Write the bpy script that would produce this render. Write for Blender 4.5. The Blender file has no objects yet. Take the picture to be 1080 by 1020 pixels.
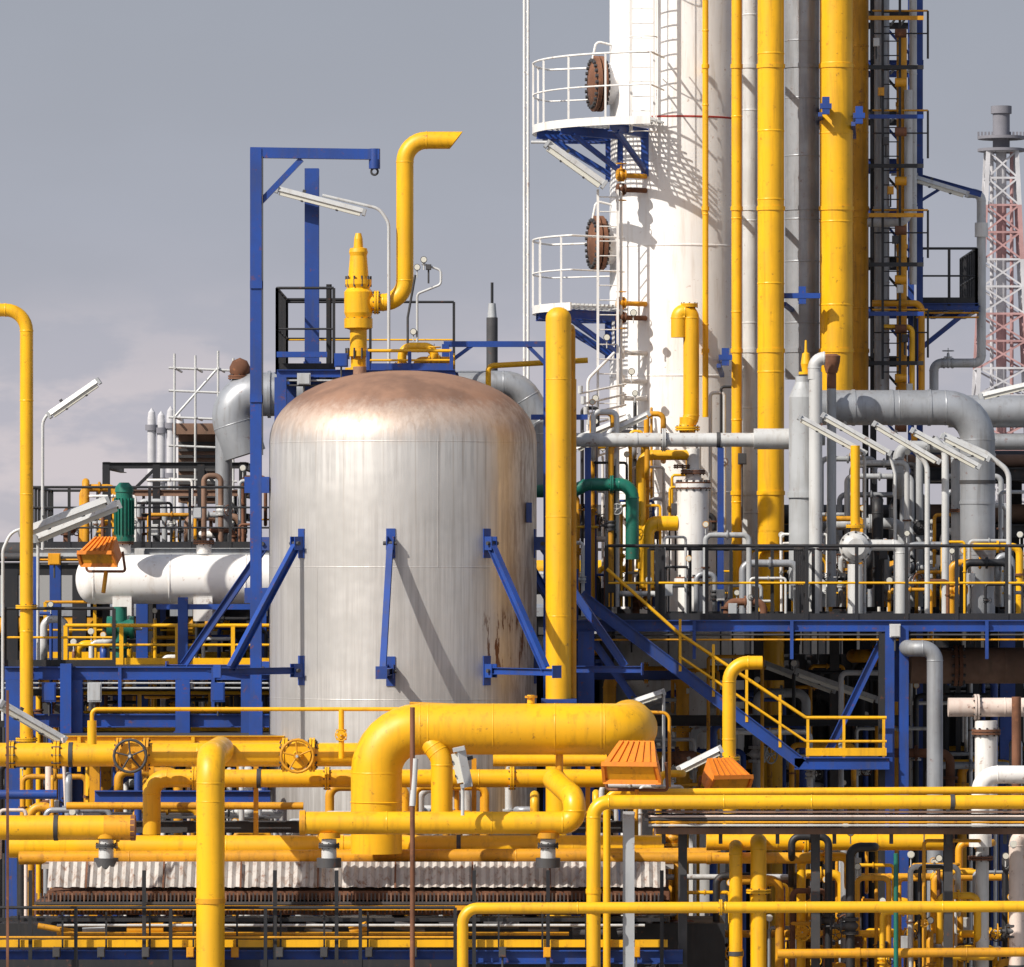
import bpy, math, random
from mathutils import Vector, Matrix
random.seed(7)
S=60.0; D=100.0; CX=540.0; HZ=590.0; CAMZ=12.0
# image pixel (u,v) unprojected through the camera to depth y -> world metres
def P(u,v,y):
    k=(D+y)/D/S
    return Vector(((u-CX)*k, y, CAMZ+(HZ-v)*k))
def R(px,y): return px*(D+y)/D/S
scene=bpy.context.scene

# ---------------------------------------------------------------- materials
def nn(nt,t,**kw):
    n=nt.nodes.new(t)
    for k,v in kw.items(): setattr(n,k,v)
    return n
def noise(nt,vec,scale,detail=3,rough=.6):
    n=nn(nt,'ShaderNodeTexNoise'); n.inputs['Scale'].default_value=scale
    n.inputs['Detail'].default_value=detail; n.inputs['Roughness'].default_value=rough
    nt.links.new(vec,n.inputs['Vector']); return n.outputs['Fac']
def mrange(nt,val,a,b,c=0.,d=1.,smooth=True):
    n=nn(nt,'ShaderNodeMapRange'); 
    if smooth: n.interpolation_type='SMOOTHSTEP'
    nt.links.new(val,n.inputs['Value'])
    for i,x in zip((1,2,3,4),(a,b,c,d)): n.inputs[i].default_value=x
    return n.outputs[0]
def mixc(nt,fac,a,b,mode='MIX'):
    n=nn(nt,'ShaderNodeMix',data_type='RGBA',blend_type=mode)
    if isinstance(fac,(int,float)): n.inputs[0].default_value=fac
    else: nt.links.new(fac,n.inputs[0])
    for i,c in ((6,a),(7,b)):
        if isinstance(c,tuple): n.inputs[i].default_value=(c[0],c[1],c[2],1)
        else: nt.links.new(c,n.inputs[i])
    return n.outputs[2]
def mth(nt,op,a,b):
    n=nn(nt,'ShaderNodeMath',operation=op)
    for i,x in ((0,a),(1,b)):
        if isinstance(x,(int,float)): n.inputs[i].default_value=x
        else: nt.links.new(x,n.inputs[i])
    return n.outputs[0]
def base(name):
    m=bpy.data.materials.new(name); m.use_nodes=True; nt=m.node_tree
    bs=nt.nodes['Principled BSDF']; tc=nn(nt,'ShaderNodeTexCoord')
    return m,nt,bs,tc.outputs['Object']
def stretch(nt,vec,sc):
    mp=nn(nt,'ShaderNodeMapping'); mp.inputs['Scale'].default_value=sc
    nt.links.new(vec,mp.inputs['Vector']); return mp.outputs[0]
def mk(name,col,rough=.45,metal=0.,var=.25,streak=.35,rust=.3,dirt=(.10,.075,.05),rustc=(.16,.05,.02),bump=0):
    m,nt,bs,oc=base(name)
    c2=tuple(x*(1-var) for x in col); big=noise(nt,oc,.9,4)
    c=mixc(nt,mrange(nt,big,.35,.65),col,c2)
    st=mrange(nt,noise(nt,stretch(nt,oc,(5,5,.45)),1.6,4,.65),.48,.74,0,streak)
    c=mixc(nt,st,c,dirt)
    if rust>0:
        rn=noise(nt,oc,7.,5,.72)
        rs=mrange(nt,rn,.64-.12*rust,.72,0,min(1,.5+rust*.5))
        c=mixc(nt,rs,c,rustc)
    nt.links.new(c,bs.inputs['Base Color'])
    nt.links.new(mrange(nt,big,.3,.7,rough-.08,rough+.2),bs.inputs['Roughness'])
    bs.inputs['Metallic'].default_value=metal
    if bump>0:
        bp=nn(nt,'ShaderNodeBump'); bp.inputs['Strength'].default_value=bump; bp.inputs['Distance'].default_value=.01
        nt.links.new(noise(nt,oc,6.,2),bp.inputs['Height']); nt.links.new(bp.outputs[0],bs.inputs['Normal'])
    return m
Y =mk('yellow_paint',(.87,.455,.008),.36,0,.16,.42,.36,(.40,.19,.015),(.20,.075,.02))
YD=mk('yellow_paint_aged',(.74,.34,.010),.45,0,.28,.5,.6,(.22,.11,.02))
BL=mk('blue_paint',(.016,.064,.31),.42,0,.35,.4,.4,(.06,.06,.08))
WH=mk('white_paint',(.80,.79,.77),.45,0,.12,.45,.45,(.42,.35,.28),(.22,.08,.04))
GR=mk('grey_paint',(.42,.44,.46),.45,0,.2,.45,.35,(.2,.18,.16))
LG=mk('light_galvanised',(.60,.61,.61),.42,.1,.2,.45,.35,(.3,.26,.22))
CL=mk('aluminium_cladding',(.37,.39,.42),.40,.35,.28,.45,.25,(.16,.15,.14))
DK=mk('black_steel',(.016,.017,.021),.5,0,.3,.3,.3,(.05,.04,.035))
DG=mk('dark_grey_steel',(.06,.06,.065),.6,0,.35,.4,.4,(.05,.04,.03))
RU=mk('rusted_steel',(.20,.085,.045),.8,0,.5,.5,.6,(.06,.03,.02),(.30,.12,.05),.4)
BR=mk('brown_insulation',(.24,.14,.095),.7,0,.4,.5,.3)
OR=mk('orange_housing',(.80,.24,.02),.45,0,.2,.4,.4,(.3,.12,.04))
GN=mk('green_paint',(.010,.15,.105),.42,0,.3,.3,.2,(.03,.06,.05))
RD=mk('red_paint',(.45,.05,.035),.5,0,.2,.2,0)
MR=mk('mast_red_hazed',(.44,.26,.26),.8,0,.2,0,0)  # mast and far-column colours: paled and greyed, distance haze put into the paint
MW=mk('mast_white_hazed',(.52,.52,.55),.8,0,.15,0,0)
MD=mk('mast_dark_hazed',(.19,.19,.22),.8,0,.1,0,0)
TW=mk('tower_white',(.88,.87,.855),.42,0,.06,.38,.2,(.52,.43,.34),(.35,.18,.1))
PK=mk('primer_pink_white',(.72,.60,.53),.5,0,.2,.4,.4,(.35,.2,.15))
CG=mk('weathered_corrugated_sheet',(.52,.49,.46),.55,.1,.3,.8,.85,(.24,.15,.10),(.20,.09,.05))
CO=mk('concrete',(.30,.29,.27),.85,0,.3,.4,0)
def glass():
    m,nt,bs,oc=base('lamp_diffuser'); bs.inputs['Base Color'].default_value=(.62,.61,.54,1); bs.inputs['Roughness'].default_value=.25; return m
GL=glass()

# ---------------------------------------------------------------- mesh builder
def frame(axis):
    a=axis.normalized()
    h=Vector((0,0,1)) if abs(a.z)<.9 else Vector((1,0,0))
    x=h.cross(a).normalized(); y=a.cross(x).normalized()
    return x,y,a
class B:
    def __init__(s,name): s.name=name; s.v=[];s.f=[];s.m=[];s.sm=[];s.mats=[]
    def add(s,vs,fs,mat,smooth=False):
        if mat not in s.mats: s.mats.append(mat)
        i=s.mats.index(mat); o=len(s.v); s.v.extend([tuple(p) for p in vs])
        for f in fs: s.f.append([k+o for k in f]); s.m.append(i); s.sm.append(smooth)
    def done(s):
        me=bpy.data.meshes.new(s.name); me.from_pydata(s.v,[],s.f)
        for m in s.mats: me.materials.append(m)
        me.polygons.foreach_set('material_index',s.m); me.polygons.foreach_set('use_smooth',s.sm); me.update()
        ob=bpy.data.objects.new(s.name,me); scene.collection.objects.link(ob); return ob
    def lathe(s,o,axis,prof,mat,seg=20,smooth=False):
        x,y,a=frame(axis); cs=[(math.cos(2*math.pi*i/seg),math.sin(2*math.pi*i/seg)) for i in range(seg)]
        def ring(t,r): c=o+a*t; return [c+x*(r*p)+y*(r*q) for p,q in cs]
        if smooth:
            vs=[]; fs=[]
            for t,r in prof: vs+=ring(t,max(r,1e-4))
            for k in range(len(prof)-1):
                for i in range(seg):
                    j=(i+1)%seg; fs.append((k*seg+i,k*seg+j,(k+1)*seg+j,(k+1)*seg+i))
            s.add(vs,fs,mat,True)
        else:
            for (t0,r0),(t1,r1) in zip(prof,prof[1:]):
                vs=ring(t0,max(r0,1e-4))+ring(t1,max(r1,1e-4))
                s.add(vs,[(i,(i+1)%seg,seg+(i+1)%seg,seg+i) for i in range(seg)],mat,abs(t1-t0)>1e-6)
    def cyl(s,p0,p1,r,mat,r1=None,seg=12):
        r1=r if r1 is None else r1; d=p1-p0; L=d.length
        if L<1e-6: return
        s.lathe(p0,d,[(0,0),(0,r),(L,r1),(L,0)],mat,seg)
    def pipe(s,pts,r,mat,bend=None,seg=12,cap=True):
        pts=[Vector(p) for p in pts]
        if bend is None: bend=3.0*r
        out=[pts[0]]
        for i in range(1,len(pts)-1):
            a,b,c=pts[i-1],pts[i],pts[i+1]; d0=(b-a); d1=(c-b)
            if d0.length<1e-5 or d1.length<1e-5: continue
            n0=d0.normalized(); n1=d1.normalized(); ang=n0.angle(n1)
            if ang<.02: out.append(b); continue
            t=bend*math.tan(ang/2); t=min(t,d0.length*.49 if i>1 else d0.length*.95,d1.length*.49 if i<len(pts)-2 else d1.length*.95)
            rr=t/math.tan(ang/2); nst=max(3,int(ang/.2)+1)
            ctr=b+(n1-n0).normalized()*(rr/math.cos(ang/2)); ax=n0.cross(n1).normalized(); st=b-n0*t-ctr
            for k in range(nst+1): out.append(ctr+Matrix.Rotation(ang*k/nst,3,ax)@st)
            if r>.09:   # butt welds at both ends of the elbow
                for q,nv in ((b-n0*t,n0),(b+n1*t,n1)): s.lathe(q,nv,[(-.014,r),(-.005,r+.006),(.005,r+.006),(.014,r)],mat,24,True)
        out.append(pts[-1])
        o2=[out[0]]
        for p in out[1:]:
            if (p-o2[-1]).length>1e-5: o2.append(p)
        out=o2; n=len(out); 
        if n<2: return
        tans=[]
        for i in range(n):
            if i==0: t=out[1]-out[0]
            elif i==n-1: t=out[-1]-out[-2]
            else: t=(out[i]-out[i-1]).normalized()+(out[i+1]-out[i]).normalized()
            tans.append(t.normalized())
        x,y,_=frame(tans[0]); vs=[];fs=[]
        for i in range(n):
            if i>0:
                q=tans[i-1].rotation_difference(tans[i]); x=q@x
                x=(x-tans[i]*x.dot(tans[i])).normalized()
            y=tans[i].cross(x)
            for k in range(seg):
                a=2*math.pi*k/seg; vs.append(out[i]+x*(r*math.cos(a))+y*(r*math.sin(a)))
        for i in range(n-1):
            for k in range(seg):
                j=(k+1)%seg; fs.append((i*seg+k,i*seg+j,(i+1)*seg+j,(i+1)*seg+k))
        s.add(vs,fs,mat,True)
        if cap:
            s.add(vs[:seg],[tuple(range(seg))],mat); s.add(vs[-seg:],[tuple(range(seg))],mat)
    def beam(s,p0,p1,w,h,mat,up=None):
        d=p1-p0
        if d.length<1e-6: return
        a=d.normalized()
        u=up or (Vector((0,0,1)) if abs(a.z)<.95 else Vector((0,1,0)))
        x=a.cross(u).normalized(); y=x.cross(a).normalized()
        vs=[]
        for p in (p0,p1):
            for i,j in ((-1,-1),(1,-1),(1,1),(-1,1)): vs.append(p+x*(w/2*i)+y*(h/2*j))
        s.add(vs,[(0,1,2,3),(7,6,5,4),(0,4,5,1),(1,5,6,2),(2,6,7,3),(3,7,4,0)],mat)
    def ibeam(s,p0,p1,w,h,mat,up=None):
        d=p1-p0
        if d.length<1e-6: return
        a=d.normalized(); u=up or (Vector((0,0,1)) if abs(a.z)<.95 else Vector((0,1,0)))
        x=a.cross(u).normalized(); y=x.cross(a).normalized(); t=h*.09
        s.beam(p0+y*(h/2-t/2),p1+y*(h/2-t/2),w,t,mat,u); s.beam(p0-y*(h/2-t/2),p1-y*(h/2-t/2),w,t,mat,u)
        s.beam(p0,p1,w*.12,h-2*t,mat,u)
    def box(s,lo,hi,mat):
        x0,y0,z0=lo;x1,y1,z1=hi
        vs=[(x0,y0,z0),(x1,y0,z0),(x1,y1,z0),(x0,y1,z0),(x0,y0,z1),(x1,y0,z1),(x1,y1,z1),(x0,y1,z1)]
        s.add(vs,[(3,2,1,0),(4,5,6,7),(0,1,5,4),(1,2,6,5),(2,3,7,6),(3,0,4,7)],mat)
    def flange(s,p,axis,r,mat,bolts=8,k=1.65):
        a=axis.normalized(); t=r*.22; g=r*.04
        for sg in (-1,1):
            s.lathe(p+a*(sg*(g+t/2)-t/2),a,[(0,0),(0,r*k),(t,r*k),(t,0)],mat,18)
        x,y,_=frame(a)
        for i in range(bolts):
            q=2*math.pi*i/bolts; c=p+(x*math.cos(q)+y*math.sin(q))*(r*(k+1)/2*1.02)
            s.cyl(c-a*(g+t*1.7),c+a*(g+t*1.7),r*.11,DG,seg=6)
    def torus(s,c,axis,Rr,r,mat,n=20,seg=8):
        x,y,a=frame(axis); vs=[];fs=[]
        for i in range(n):
            q=2*math.pi*i/n; d=x*math.cos(q)+y*math.sin(q)
            for k in range(seg):
                w=2*math.pi*k/seg; vs.append(c+d*(Rr+r*math.cos(w))+a*(r*math.sin(w)))
        for i in range(n):
            for k in range(seg):
                fs.append((i*seg+k,((i+1)%n)*seg+k,((i+1)%n)*seg+(k+1)%seg,i*seg+(k+1)%seg))
        s.add(vs,fs,mat,True)
    def wheel(s,c,axis,Rr,mat):
        s.torus(c,axis,Rr,Rr*.09,mat)
        x,y,a=frame(axis)
        for i in range(5):
            q=2*math.pi*i/5+.4; s.cyl(c,c+(x*math.cos(q)+y*math.sin(q))*Rr,Rr*.06,mat,seg=6)
        s.cyl(c-a*Rr*.12,c+a*Rr*.12,Rr*.18,mat,seg=8)
    def valve(s,p,axis,r,mat,stem=Vector((0,0,1)),wm=None,L=None,hw=None):
        a=axis.normalized(); L=L or r*2.6
        s.flange(p-a*L/2,a,r,mat); s.flange(p+a*L/2,a,r,mat)
        s.lathe(p-a*L/2,a,[(0,r),(L*.2,r*1.05),(L*.35,r*1.45),(L*.5,r*1.6),(L*.65,r*1.45),(L*.8,r*1.05),(L,r)],mat,16,True)
        s.lathe(p,stem,[(0,r*.9),(r*1.7,r*.8),(r*1.7,r*1.25),(r*2.0,r*1.25),(r*2.0,r*.5),(r*3.1,r*.35),(r*3.1,0)],mat,12)
        s.cyl(p+stem*r*3,p+stem*r*4.6,r*.14,LG,seg=6)
        s.wheel(p+stem*r*3.7,stem,hw or r*1.7,wm or mat)
    def gauge(s,p,r,mat=None):
        s.cyl(p,p+Vector((0,-r*.9,0)),r,mat or LG); s.cyl(p+Vector((0,-r*.9,0)),p+Vector((0,-r*1.0,0)),r*.82,GL); s.cyl(p,p-Vector((0,0,r*3)),r*.2,LG,seg=6)
    def jbox(s,p,w,h,mat):
        s.box((p.x-w/2,p.y-.12,p.z-h/2),(p.x+w/2,p.y,p.z+h/2),mat); s.box((p.x-w*.42,p.y-.135,p.z-h*.42),(p.x+w*.42,p.y-.121,p.z+h*.42),mat)
        s.cyl(p-Vector((0,.06,h/2+.25)),p-Vector((0,.06,h/2)),.02,DG,seg=6)
    def rail(s,pts,h,mp,mr=None,mm=None,sp=1.2,r=.022,toe=True,mids=1):
        mr=mr or mp; mm=mm or mr; up=Vector((0,0,h))
        s.pipe([p+up for p in pts],r,mr,bend=.05,seg=8)
        for i in range(mids):
            s.pipe([p+up*((i+1)/(mids+1)) for p in pts],r*.8,mm,bend=.05,seg=6)
        for a,b in zip(pts,pts[1:]):
            n=max(1,round((b-a).length/sp))
            for i in range(n+1):
                q=a.lerp(b,i/n); s.beam(q-Vector((0,0,.05)),q+up,r*2.1,r*1.6,mp)
            if toe: s.beam(a+Vector((0,0,.06)),b+Vector((0,0,.06)),.012,.12,mp)
    def ladder(s,p0,p1,w,mat,side=Vector((1,0,0)),cage=None,cm=None,cs=.75):
        sd=side.normalized()*w/2
        for k in (-1,1): s.beam(p0+sd*k,p1+sd*k,.05,.03,mat)
        n=int((p1-p0).length/.28)
        for i in range(n):
            q=p0.lerp(p1,(i+.5)/n); s.cyl(q-sd,q+sd,.013,mat,seg=6)
        if cage:
            cm=cm or mat; f=cage.normalized(); m=int((p1-p0).length/cs); rr=w*.62
            def hp(q,a): return q+side.normalized()*(rr*math.cos(a))+f*(rr*1.2*math.sin(a)+.12)
            for i in range(m+1):
                q=p0.lerp(p1,i/m); s.pipe([hp(q,math.pi*k/10) for k in range(11)],.012,cm,bend=.01,seg=6)
            for k in (1,9):
                s.pipe([hp(p0,math.pi*k/10),hp(p1,math.pi*k/10)],.009,cm,seg=5)
    def deck(s,u0,u1,v,y0,y1,th,mb,md=None,legs=(),lw=.22,ml=None,fit=True):
        a=P(u0,v,y0); b=P(u1,v,y0); z=a.z; t=R(th,y0); md=md or DG; ml=ml or mb
        s.box((a.x,y0+.05,z-.04),(b.x,y1-.05,z),md)
        for yy in (y0,y1): s.ibeam(Vector((a.x,yy,z-t/2)),Vector((b.x,yy,z-t/2)),.14,t,mb)
        n=max(2,int((b.x-a.x)/1.6))
        for i in range(n+1):
            x=a.x+(b.x-a.x)*i/n
            s.ibeam(Vector((x,y0+.08,z-.045-t*.4)),Vector((x,y1-.08,z-.045-t*.4)),.1,t*.8,mb)
            if fit and i<n:
                w=random.random()
                if w<.45: s.jbox(Vector((x+.5,y0-.07,z-t*.5-random.uniform(.05,.4))),random.uniform(.14,.3),random.uniform(.2,.35),random.choice((GR,LG,DG,YD)))
                elif w<.7: s.beam(Vector((x+.4,y0-.08,z-t-.5)),Vector((x+.4,y0-.08,z-.02)),.06,.04,mb); 
        for k in range(2):
            zz=z-t-.06-.09*k; s.cyl(Vector((a.x,y0-.05,zz)),Vector((b.x,y0-.05,zz)),.018,random.choice((DG,GR,YD)),seg=8)
        for lu in legs:
            x=P(lu,v,y0).x
            for yy in (y0,y1): s.ibeam(Vector((x,yy,0)),Vector((x,yy,z-t)),lw,lw,ml,Vector((0,1,0)))
        return z
def pp(*a): return [P(*t) for t in a]
def ppipe(b,pts,rpx,mat,bend=None,seg=14):
    W=pp(*pts); r=R(rpx,pts[0][2])
    b.pipe(W,r,mat,None if bend is None else R(bend,pts[0][2]),seg)
    if rpx>=5:   # girth welds and strap clamps on long straight runs
        for p0,p1 in zip(W,W[1:]):
            d=p1-p0; L=d.length
            if L>2.2:
                n=int(L/1.9); nd=d.normalized()
                for i in range(1,n+1):
                    t=(i+random.uniform(-.2,.2))/(n+1); q=p0+d*t
                    if random.random()<.3: b.lathe(q,nd,[(-.035,r),(-.035,r+.012),(.035,r+.012),(.035,r)],random.choice((DG,mat)),20)
                    else: b.lathe(q,nd,[(-.014,r),(-.005,r+.006),(.005,r+.006),(.014,r)],mat,20,True)
def welds(b,p0,p1,r,mat,sp=1.8):
    d=p1-p0; L=d.length; n=int(L/sp); nd=d.normalized()
    for i in range(1,n+1): b.lathe(p0+d*((i+random.uniform(-.15,.15))/(n+1)),nd,[(-.02,r),(-.008,r+.008),(.008,r+.008),(.02,r)],mat,28,True)
def straight(name,u0,v0,u1,v1,y,rpx,mat,sp=1.9,fl=()):
    b=B(name); a=P(u0,v0,y); c=P(u1,v1,y); r=R(rpx,y); b.cyl(a,c,r,mat,seg=32); welds(b,a,c,r,mat,sp)
    for f in fl: b.flange(a.lerp(c,f),c-a,r,mat,10,1.4)
    return b

# ---------------------------------------------------------------- ground
g=B('ground')
g.add([(-4000,-300,0),(4000,-300,0),(4000,9000,0),(-4000,9000,0)],[(0,1,2,3)],CO); g.done()
up=Vector((0,0,1))

# ---------------------------------------------------------------- main tank
TCY=2.4; TC=P(425,590,TCY); TR=R(141,TCY)
zs=P(425,466,TCY).z; zt=P(425,391,TCY).z; zb=P(425,872,TCY).z
def tankmat():
    m,nt,bs,oc=base('stainless_tank_shell')
    sep=nn(nt,'ShaderNodeSeparateXYZ'); nt.links.new(oc,sep.inputs[0]); z=sep.outputs[2]; x=sep.outputs[0]
    n1=noise(nt,stretch(nt,oc,(7,7,.22)),1.5,6,.7); n2=noise(nt,oc,.8,4); n3=noise(nt,stretch(nt,oc,(4,4,.7)),2.,6,.7)
    c=mixc(nt,mrange(nt,n1,.36,.66),(.64,.625,.605),(.47,.455,.44))
    c=mixc(nt,mrange(nt,n2,.42,.68,0,.6),c,(.45,.44,.425))
    w=mth(nt,'MULTIPLY',mrange(nt,z,zs-1.6,zs-.1),mrange(nt,n1,.42,.58)); c=mixc(nt,mth(nt,'MULTIPLY',w,.55),c,(.80,.79,.77))
    # runs coming down from the head
    rn=noise(nt,stretch(nt,oc,(11,11,.12)),1.3,5,.6); run=mth(nt,'MULTIPLY',mrange(nt,rn,.55,.68),mrange(nt,z,zs-2.8,zs)); c=mixc(nt,mth(nt,'MULTIPLY',run,.45),c,(.33,.27,.22))
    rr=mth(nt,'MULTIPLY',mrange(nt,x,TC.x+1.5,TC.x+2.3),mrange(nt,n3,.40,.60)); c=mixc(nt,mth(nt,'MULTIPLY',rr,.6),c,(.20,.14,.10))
    zz=mth(nt,'MULTIPLY',mrange(nt,z,zb+4.05,zb+3.7),mrange(nt,z,zb+2.6,zb+3.0)); pt=mth(nt,'MULTIPLY',mth(nt,'MULTIPLY',zz,mrange(nt,x,TC.x+1.3,TC.x+1.6)),mrange(nt,n3,.54,.60))
    c=mixc(nt,pt,c,(.15,.075,.045))
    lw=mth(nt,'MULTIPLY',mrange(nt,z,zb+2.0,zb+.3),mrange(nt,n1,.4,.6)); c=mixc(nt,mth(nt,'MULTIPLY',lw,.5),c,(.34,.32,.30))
    zn=mth(nt,'ADD',z,mth(nt,'MULTIPLY',n3,.5)); d=mrange(nt,zn,zs+.30,zs+1.05)
    c=mixc(nt,mth(nt,'MULTIPLY',d,.95),c,mixc(nt,mrange(nt,n2,.4,.62),(.28,.145,.085),(.17,.085,.05)))
    e=mth(nt,'MULTIPLY',mrange(nt,zn,zs+.1,zs+.5),mrange(nt,zn,zs+1.,zs+.6)); c=mixc(nt,mth(nt,'MULTIPLY',e,.4),c,(.55,.37,.25))
    nt.links.new(c,bs.inputs['Base Color'])
    nt.links.new(mth(nt,'MULTIPLY',mth(nt,'SUBTRACT',1.,mth(nt,'MULTIPLY',d,.95)),.62),bs.inputs['Metallic'])
    nt.links.new(mth(nt,'ADD',mrange(nt,n1,.3,.7,.46,.60),mth(nt,'MULTIPLY',d,.15)),bs.inputs['Roughness'])
    bp=nn(nt,'ShaderNodeBump'); bp.inputs['Strength'].default_value=.5; bp.inputs['Distance'].default_value=.03
    nt.links.new(noise(nt,oc,1.3,2),bp.inputs['Height']); nt.links.new(bp.outputs[0],bs.inputs['Normal'])
    return m
TK=tankmat()
b=B('storage_tank'); o=Vector((TC.x,TC.y,zb)); H=zs-zb; hd=zt-zs
prof=[(0,TR),(H*.25,TR),(H*.5,TR),(H*.75,TR),(H,TR)]
for i in range(1,15):
    a=math.pi/2*i/14; prof.append((H+hd*math.sin(a)**1.0,TR*max(0,math.cos(a))**.9))
b.lathe(o,up,prof,TK,96,True)
pb=[(0,TR)]+[(-hd*math.sin(math.pi/2*i/10),TR*math.cos(math.pi/2*i/10)) for i in range(1,11)]
b.lathe(o,up,pb,TK,64,True)
for vv in (468,598,735):
    z=P(425,vv,TCY).z; b.lathe(Vector((TC.x,TC.y,z)),up,[(-.01,TR),(0,TR+.004),(.01,TR)],TK,96,True)
for ang,v0,v1 in ((-74,468,598),(-128,598,735),(-100,735,860)):
    a=math.radians(ang); q=Vector((math.cos(a),math.sin(a),0))*(TR+.001)
    b.beam(Vector((TC.x,TC.y,P(0,v0,TCY).z))+q,Vector((TC.x,TC.y,P(0,v1,TCY).z))+q,.012,.006,TK,q)
for k in range(8):
    a=math.radians(k*45+22); q=Vector((math.cos(a),math.sin(a),0))*(TR*.8); b.cyl(Vector((TC.x,TC.y,0))+q,Vector((TC.x,TC.y,zb))+q,.13,GR)
b.cyl(Vector((TC.x-.8,TC.y+.8,zt-.4)),Vector((TC.x-.8,TC.y+.8,zt+.1)),.12,TK)
zA=P(0,708,0).z; zT=P(0,573,0).z
for ang in (-137,-94,-51,-10,35,80,125,170):
    a=math.radians(ang); q=Vector((math.cos(a),math.sin(a),0)); c0=Vector((TC.x,TC.y,0)); tv=Vector((-q.y,q.x,0))
    L=1.95 if ang!=-94 else 1.8
    for zz in (zA,zT):
        b.beam(c0+q*(TR+.005)+up*(zz-.26),c0+q*(TR+.005)+up*(zz+.26),.16,.03,BL,q)
        for sg in (-1,1):
            b.beam(c0+q*(TR+.12)+tv*(.055*sg)+up*(zz-.12),c0+q*(TR+.12)+tv*(.055*sg)+up*(zz+.12),.02,.2,BL,q)
        b.cyl(c0+q*(TR+.16)-tv*.12+up*zz,c0+q*(TR+.16)+tv*.12+up*zz,.035,DG)
    b.ibeam(c0+q*(TR+.02)+up*zA,c0+q*(TR+L)+up*zA,.10,.12,BL)
    b.ibeam(c0+q*(TR+.14)+up*(zT-.05),c0+q*(TR+L*.84)+up*(zA+.06),.11,.14,BL)
    b.beam(c0+q*(TR+L)+up*(zA-.1),c0+q*(TR+L)+up*(zA+.12),.2,.02,BL,q)
p=Vector((TC.x+TR*.93,TC.y-TR*.37,P(0,540,0).z)); b.box(p-Vector((.02,.1,.18)),p+Vector((.08,.05,.18)),BL)
b.done()

# ---------------------------------------------------------------- relief valve + vent stack behind tank
b=B('relief_valve_stack'); y=5.2; c=P(378,392,y); k=R(1,y)
b.lathe(c,up,[(-2.5,k*8),(0,k*8),(0,k*14),(k*4,k*14),(k*4,k*8),(k*16,k*8),(k*16,k*12),(k*22,k*12),(k*22,k*9),(k*44,k*9),(k*46,k*15),(k*50,k*15),(k*52,k*15),(k*56,k*15),(k*56,k*13),(k*62,k*15),(k*84,k*15),(k*88,k*12),(k*92,k*14),(k*97,k*14),(k*97,k*11),(k*122,k*9),(k*126,k*10),(k*130,k*9),(k*131,k*5),(k*140,k*4.5),(k*146,k*3),(k*146,0)],Y,24)
for zz in (19,51,95): 
    for i in range(10):
        a=2*math.pi*i/10; q=Vector((math.cos(a)*k*13,math.sin(a)*k*13,k*zz)); b.cyl(c+q-up*.1,c+q+up*.1,.02,DG,seg=6)
b.pipe(pp((378,319,y),(427,319,y),(427,148,y),(474,148,y)),R(9.2,y),Y,R(23,y),22)
e=P(474,148,y); rr=R(9.2,y)
vs=[];n=22
for i in range(n):
    a=2*math.pi*i/n; vs.append(e+Vector((0,math.cos(a)*rr,math.sin(a)*rr)))
for i in range(n):
    a=2*math.pi*i/n; vs.append(e+Vector((R(7,y)+R(7,y)*math.sin(a),math.cos(a)*rr,math.sin(a)*rr)))
b.add(vs,[(i,(i+1)%n,n+(i+1)%n,n+i) for i in range(n)],Y,True)
b.flange(P(397,319,y),Vector((1,0,0)),R(9,y),Y,10,1.4)
b.done()
b=B('instrument_gauge_assembly'); y=5
ppipe(b,[(440,372,y),(440,310,y),(465,300,y),(465,285,y),(445,278,y)],1.3,LG,5,8)
ppipe(b,[(430,375,y),(430,335,y),(438,290,y)],1.3,DG,5,8)
for u,v in ((447,274),(440,282),(436,350)): b.gauge(P(u,v,y),R(3.6,y),DG)
b.jbox(P(452,282,y),.1,.1,DG)
b.done()
b=B('bypass_pipe'); y=4.6
ppipe(b,[(424,420,y),(424,366,y),(458,366,y),(458,420,y)],4.8,Y,10); b.flange(P(424,384,y),up,R(5,y),Y)
ppipe(b,[(440,396,y),(440,381,y),(480,381,y)],4.9,YD,6); b.valve(P(458,381,y),Vector((1,0,0)),R(4,y),Y); b.flange(P(478,381,y),Vector((1,0,0)),R(5,y),Y)
b.done()
b=B('valve_service_platform'); z=b.deck(292,480,390,4.3,9,8,BL,DG,(296,476))
a0=P(292,388,4.3);a1=P(372,388,4.3);a2=P(388,388,4.3);a3=P(476,388,4.3)
b.rail([Vector((a1.x,8.9,z)),Vector((a0.x,8.9,z)),Vector((a0.x,4.35,z)),Vector((P(352,388,4.3).x,4.35,z))],1.5,DK,DK,DK,1.2,.026,True,1)
b.rail([Vector((a0.x,8.9,z)),Vector((a3.x,8.9,z))],1.45,DK,DK,Y,1.4,.024,True,1)
b.rail([Vector((a2.x,4.35,z)),Vector((a3.x,4.35,z))],.35,BL,Y,Y,1.0,.03)
b.ibeam(P(347,410,6),P(347,300,6),.1,.12,DK); b.beam(P(292,374,4.2),P(345,374,4.2),.2,.1,BL); b.jbox(P(360,380,4.2),.25,.25,BL)
b.done()
b=B('lifting_davit'); y=2.0
b.ibeam(P(270,740,y),P(270,157,y),R(12,y),R(12,y),BL,Vector((0,1,0))); b.beam(P(264,161,y),P(400,163,y),R(10,y),R(11,y),BL)
b.beam(P(274,214,y),P(318,168,y),R(6,y),R(6,y),BL); b.cyl(P(395,157,y),P(395,178,y),R(6,y),BL); b.torus(P(395,181,y),Vector((0,1,0)),R(3.5,y),.02,DG)
for v in (300,420): b.beam(P(263.6,v,y-.12),P(276.4,v,y-.12),.02,.14,BL)
b.pipe(pp((277,480,y-.1),(277,165,y-.1)),.012,DG,seg=6)
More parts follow.
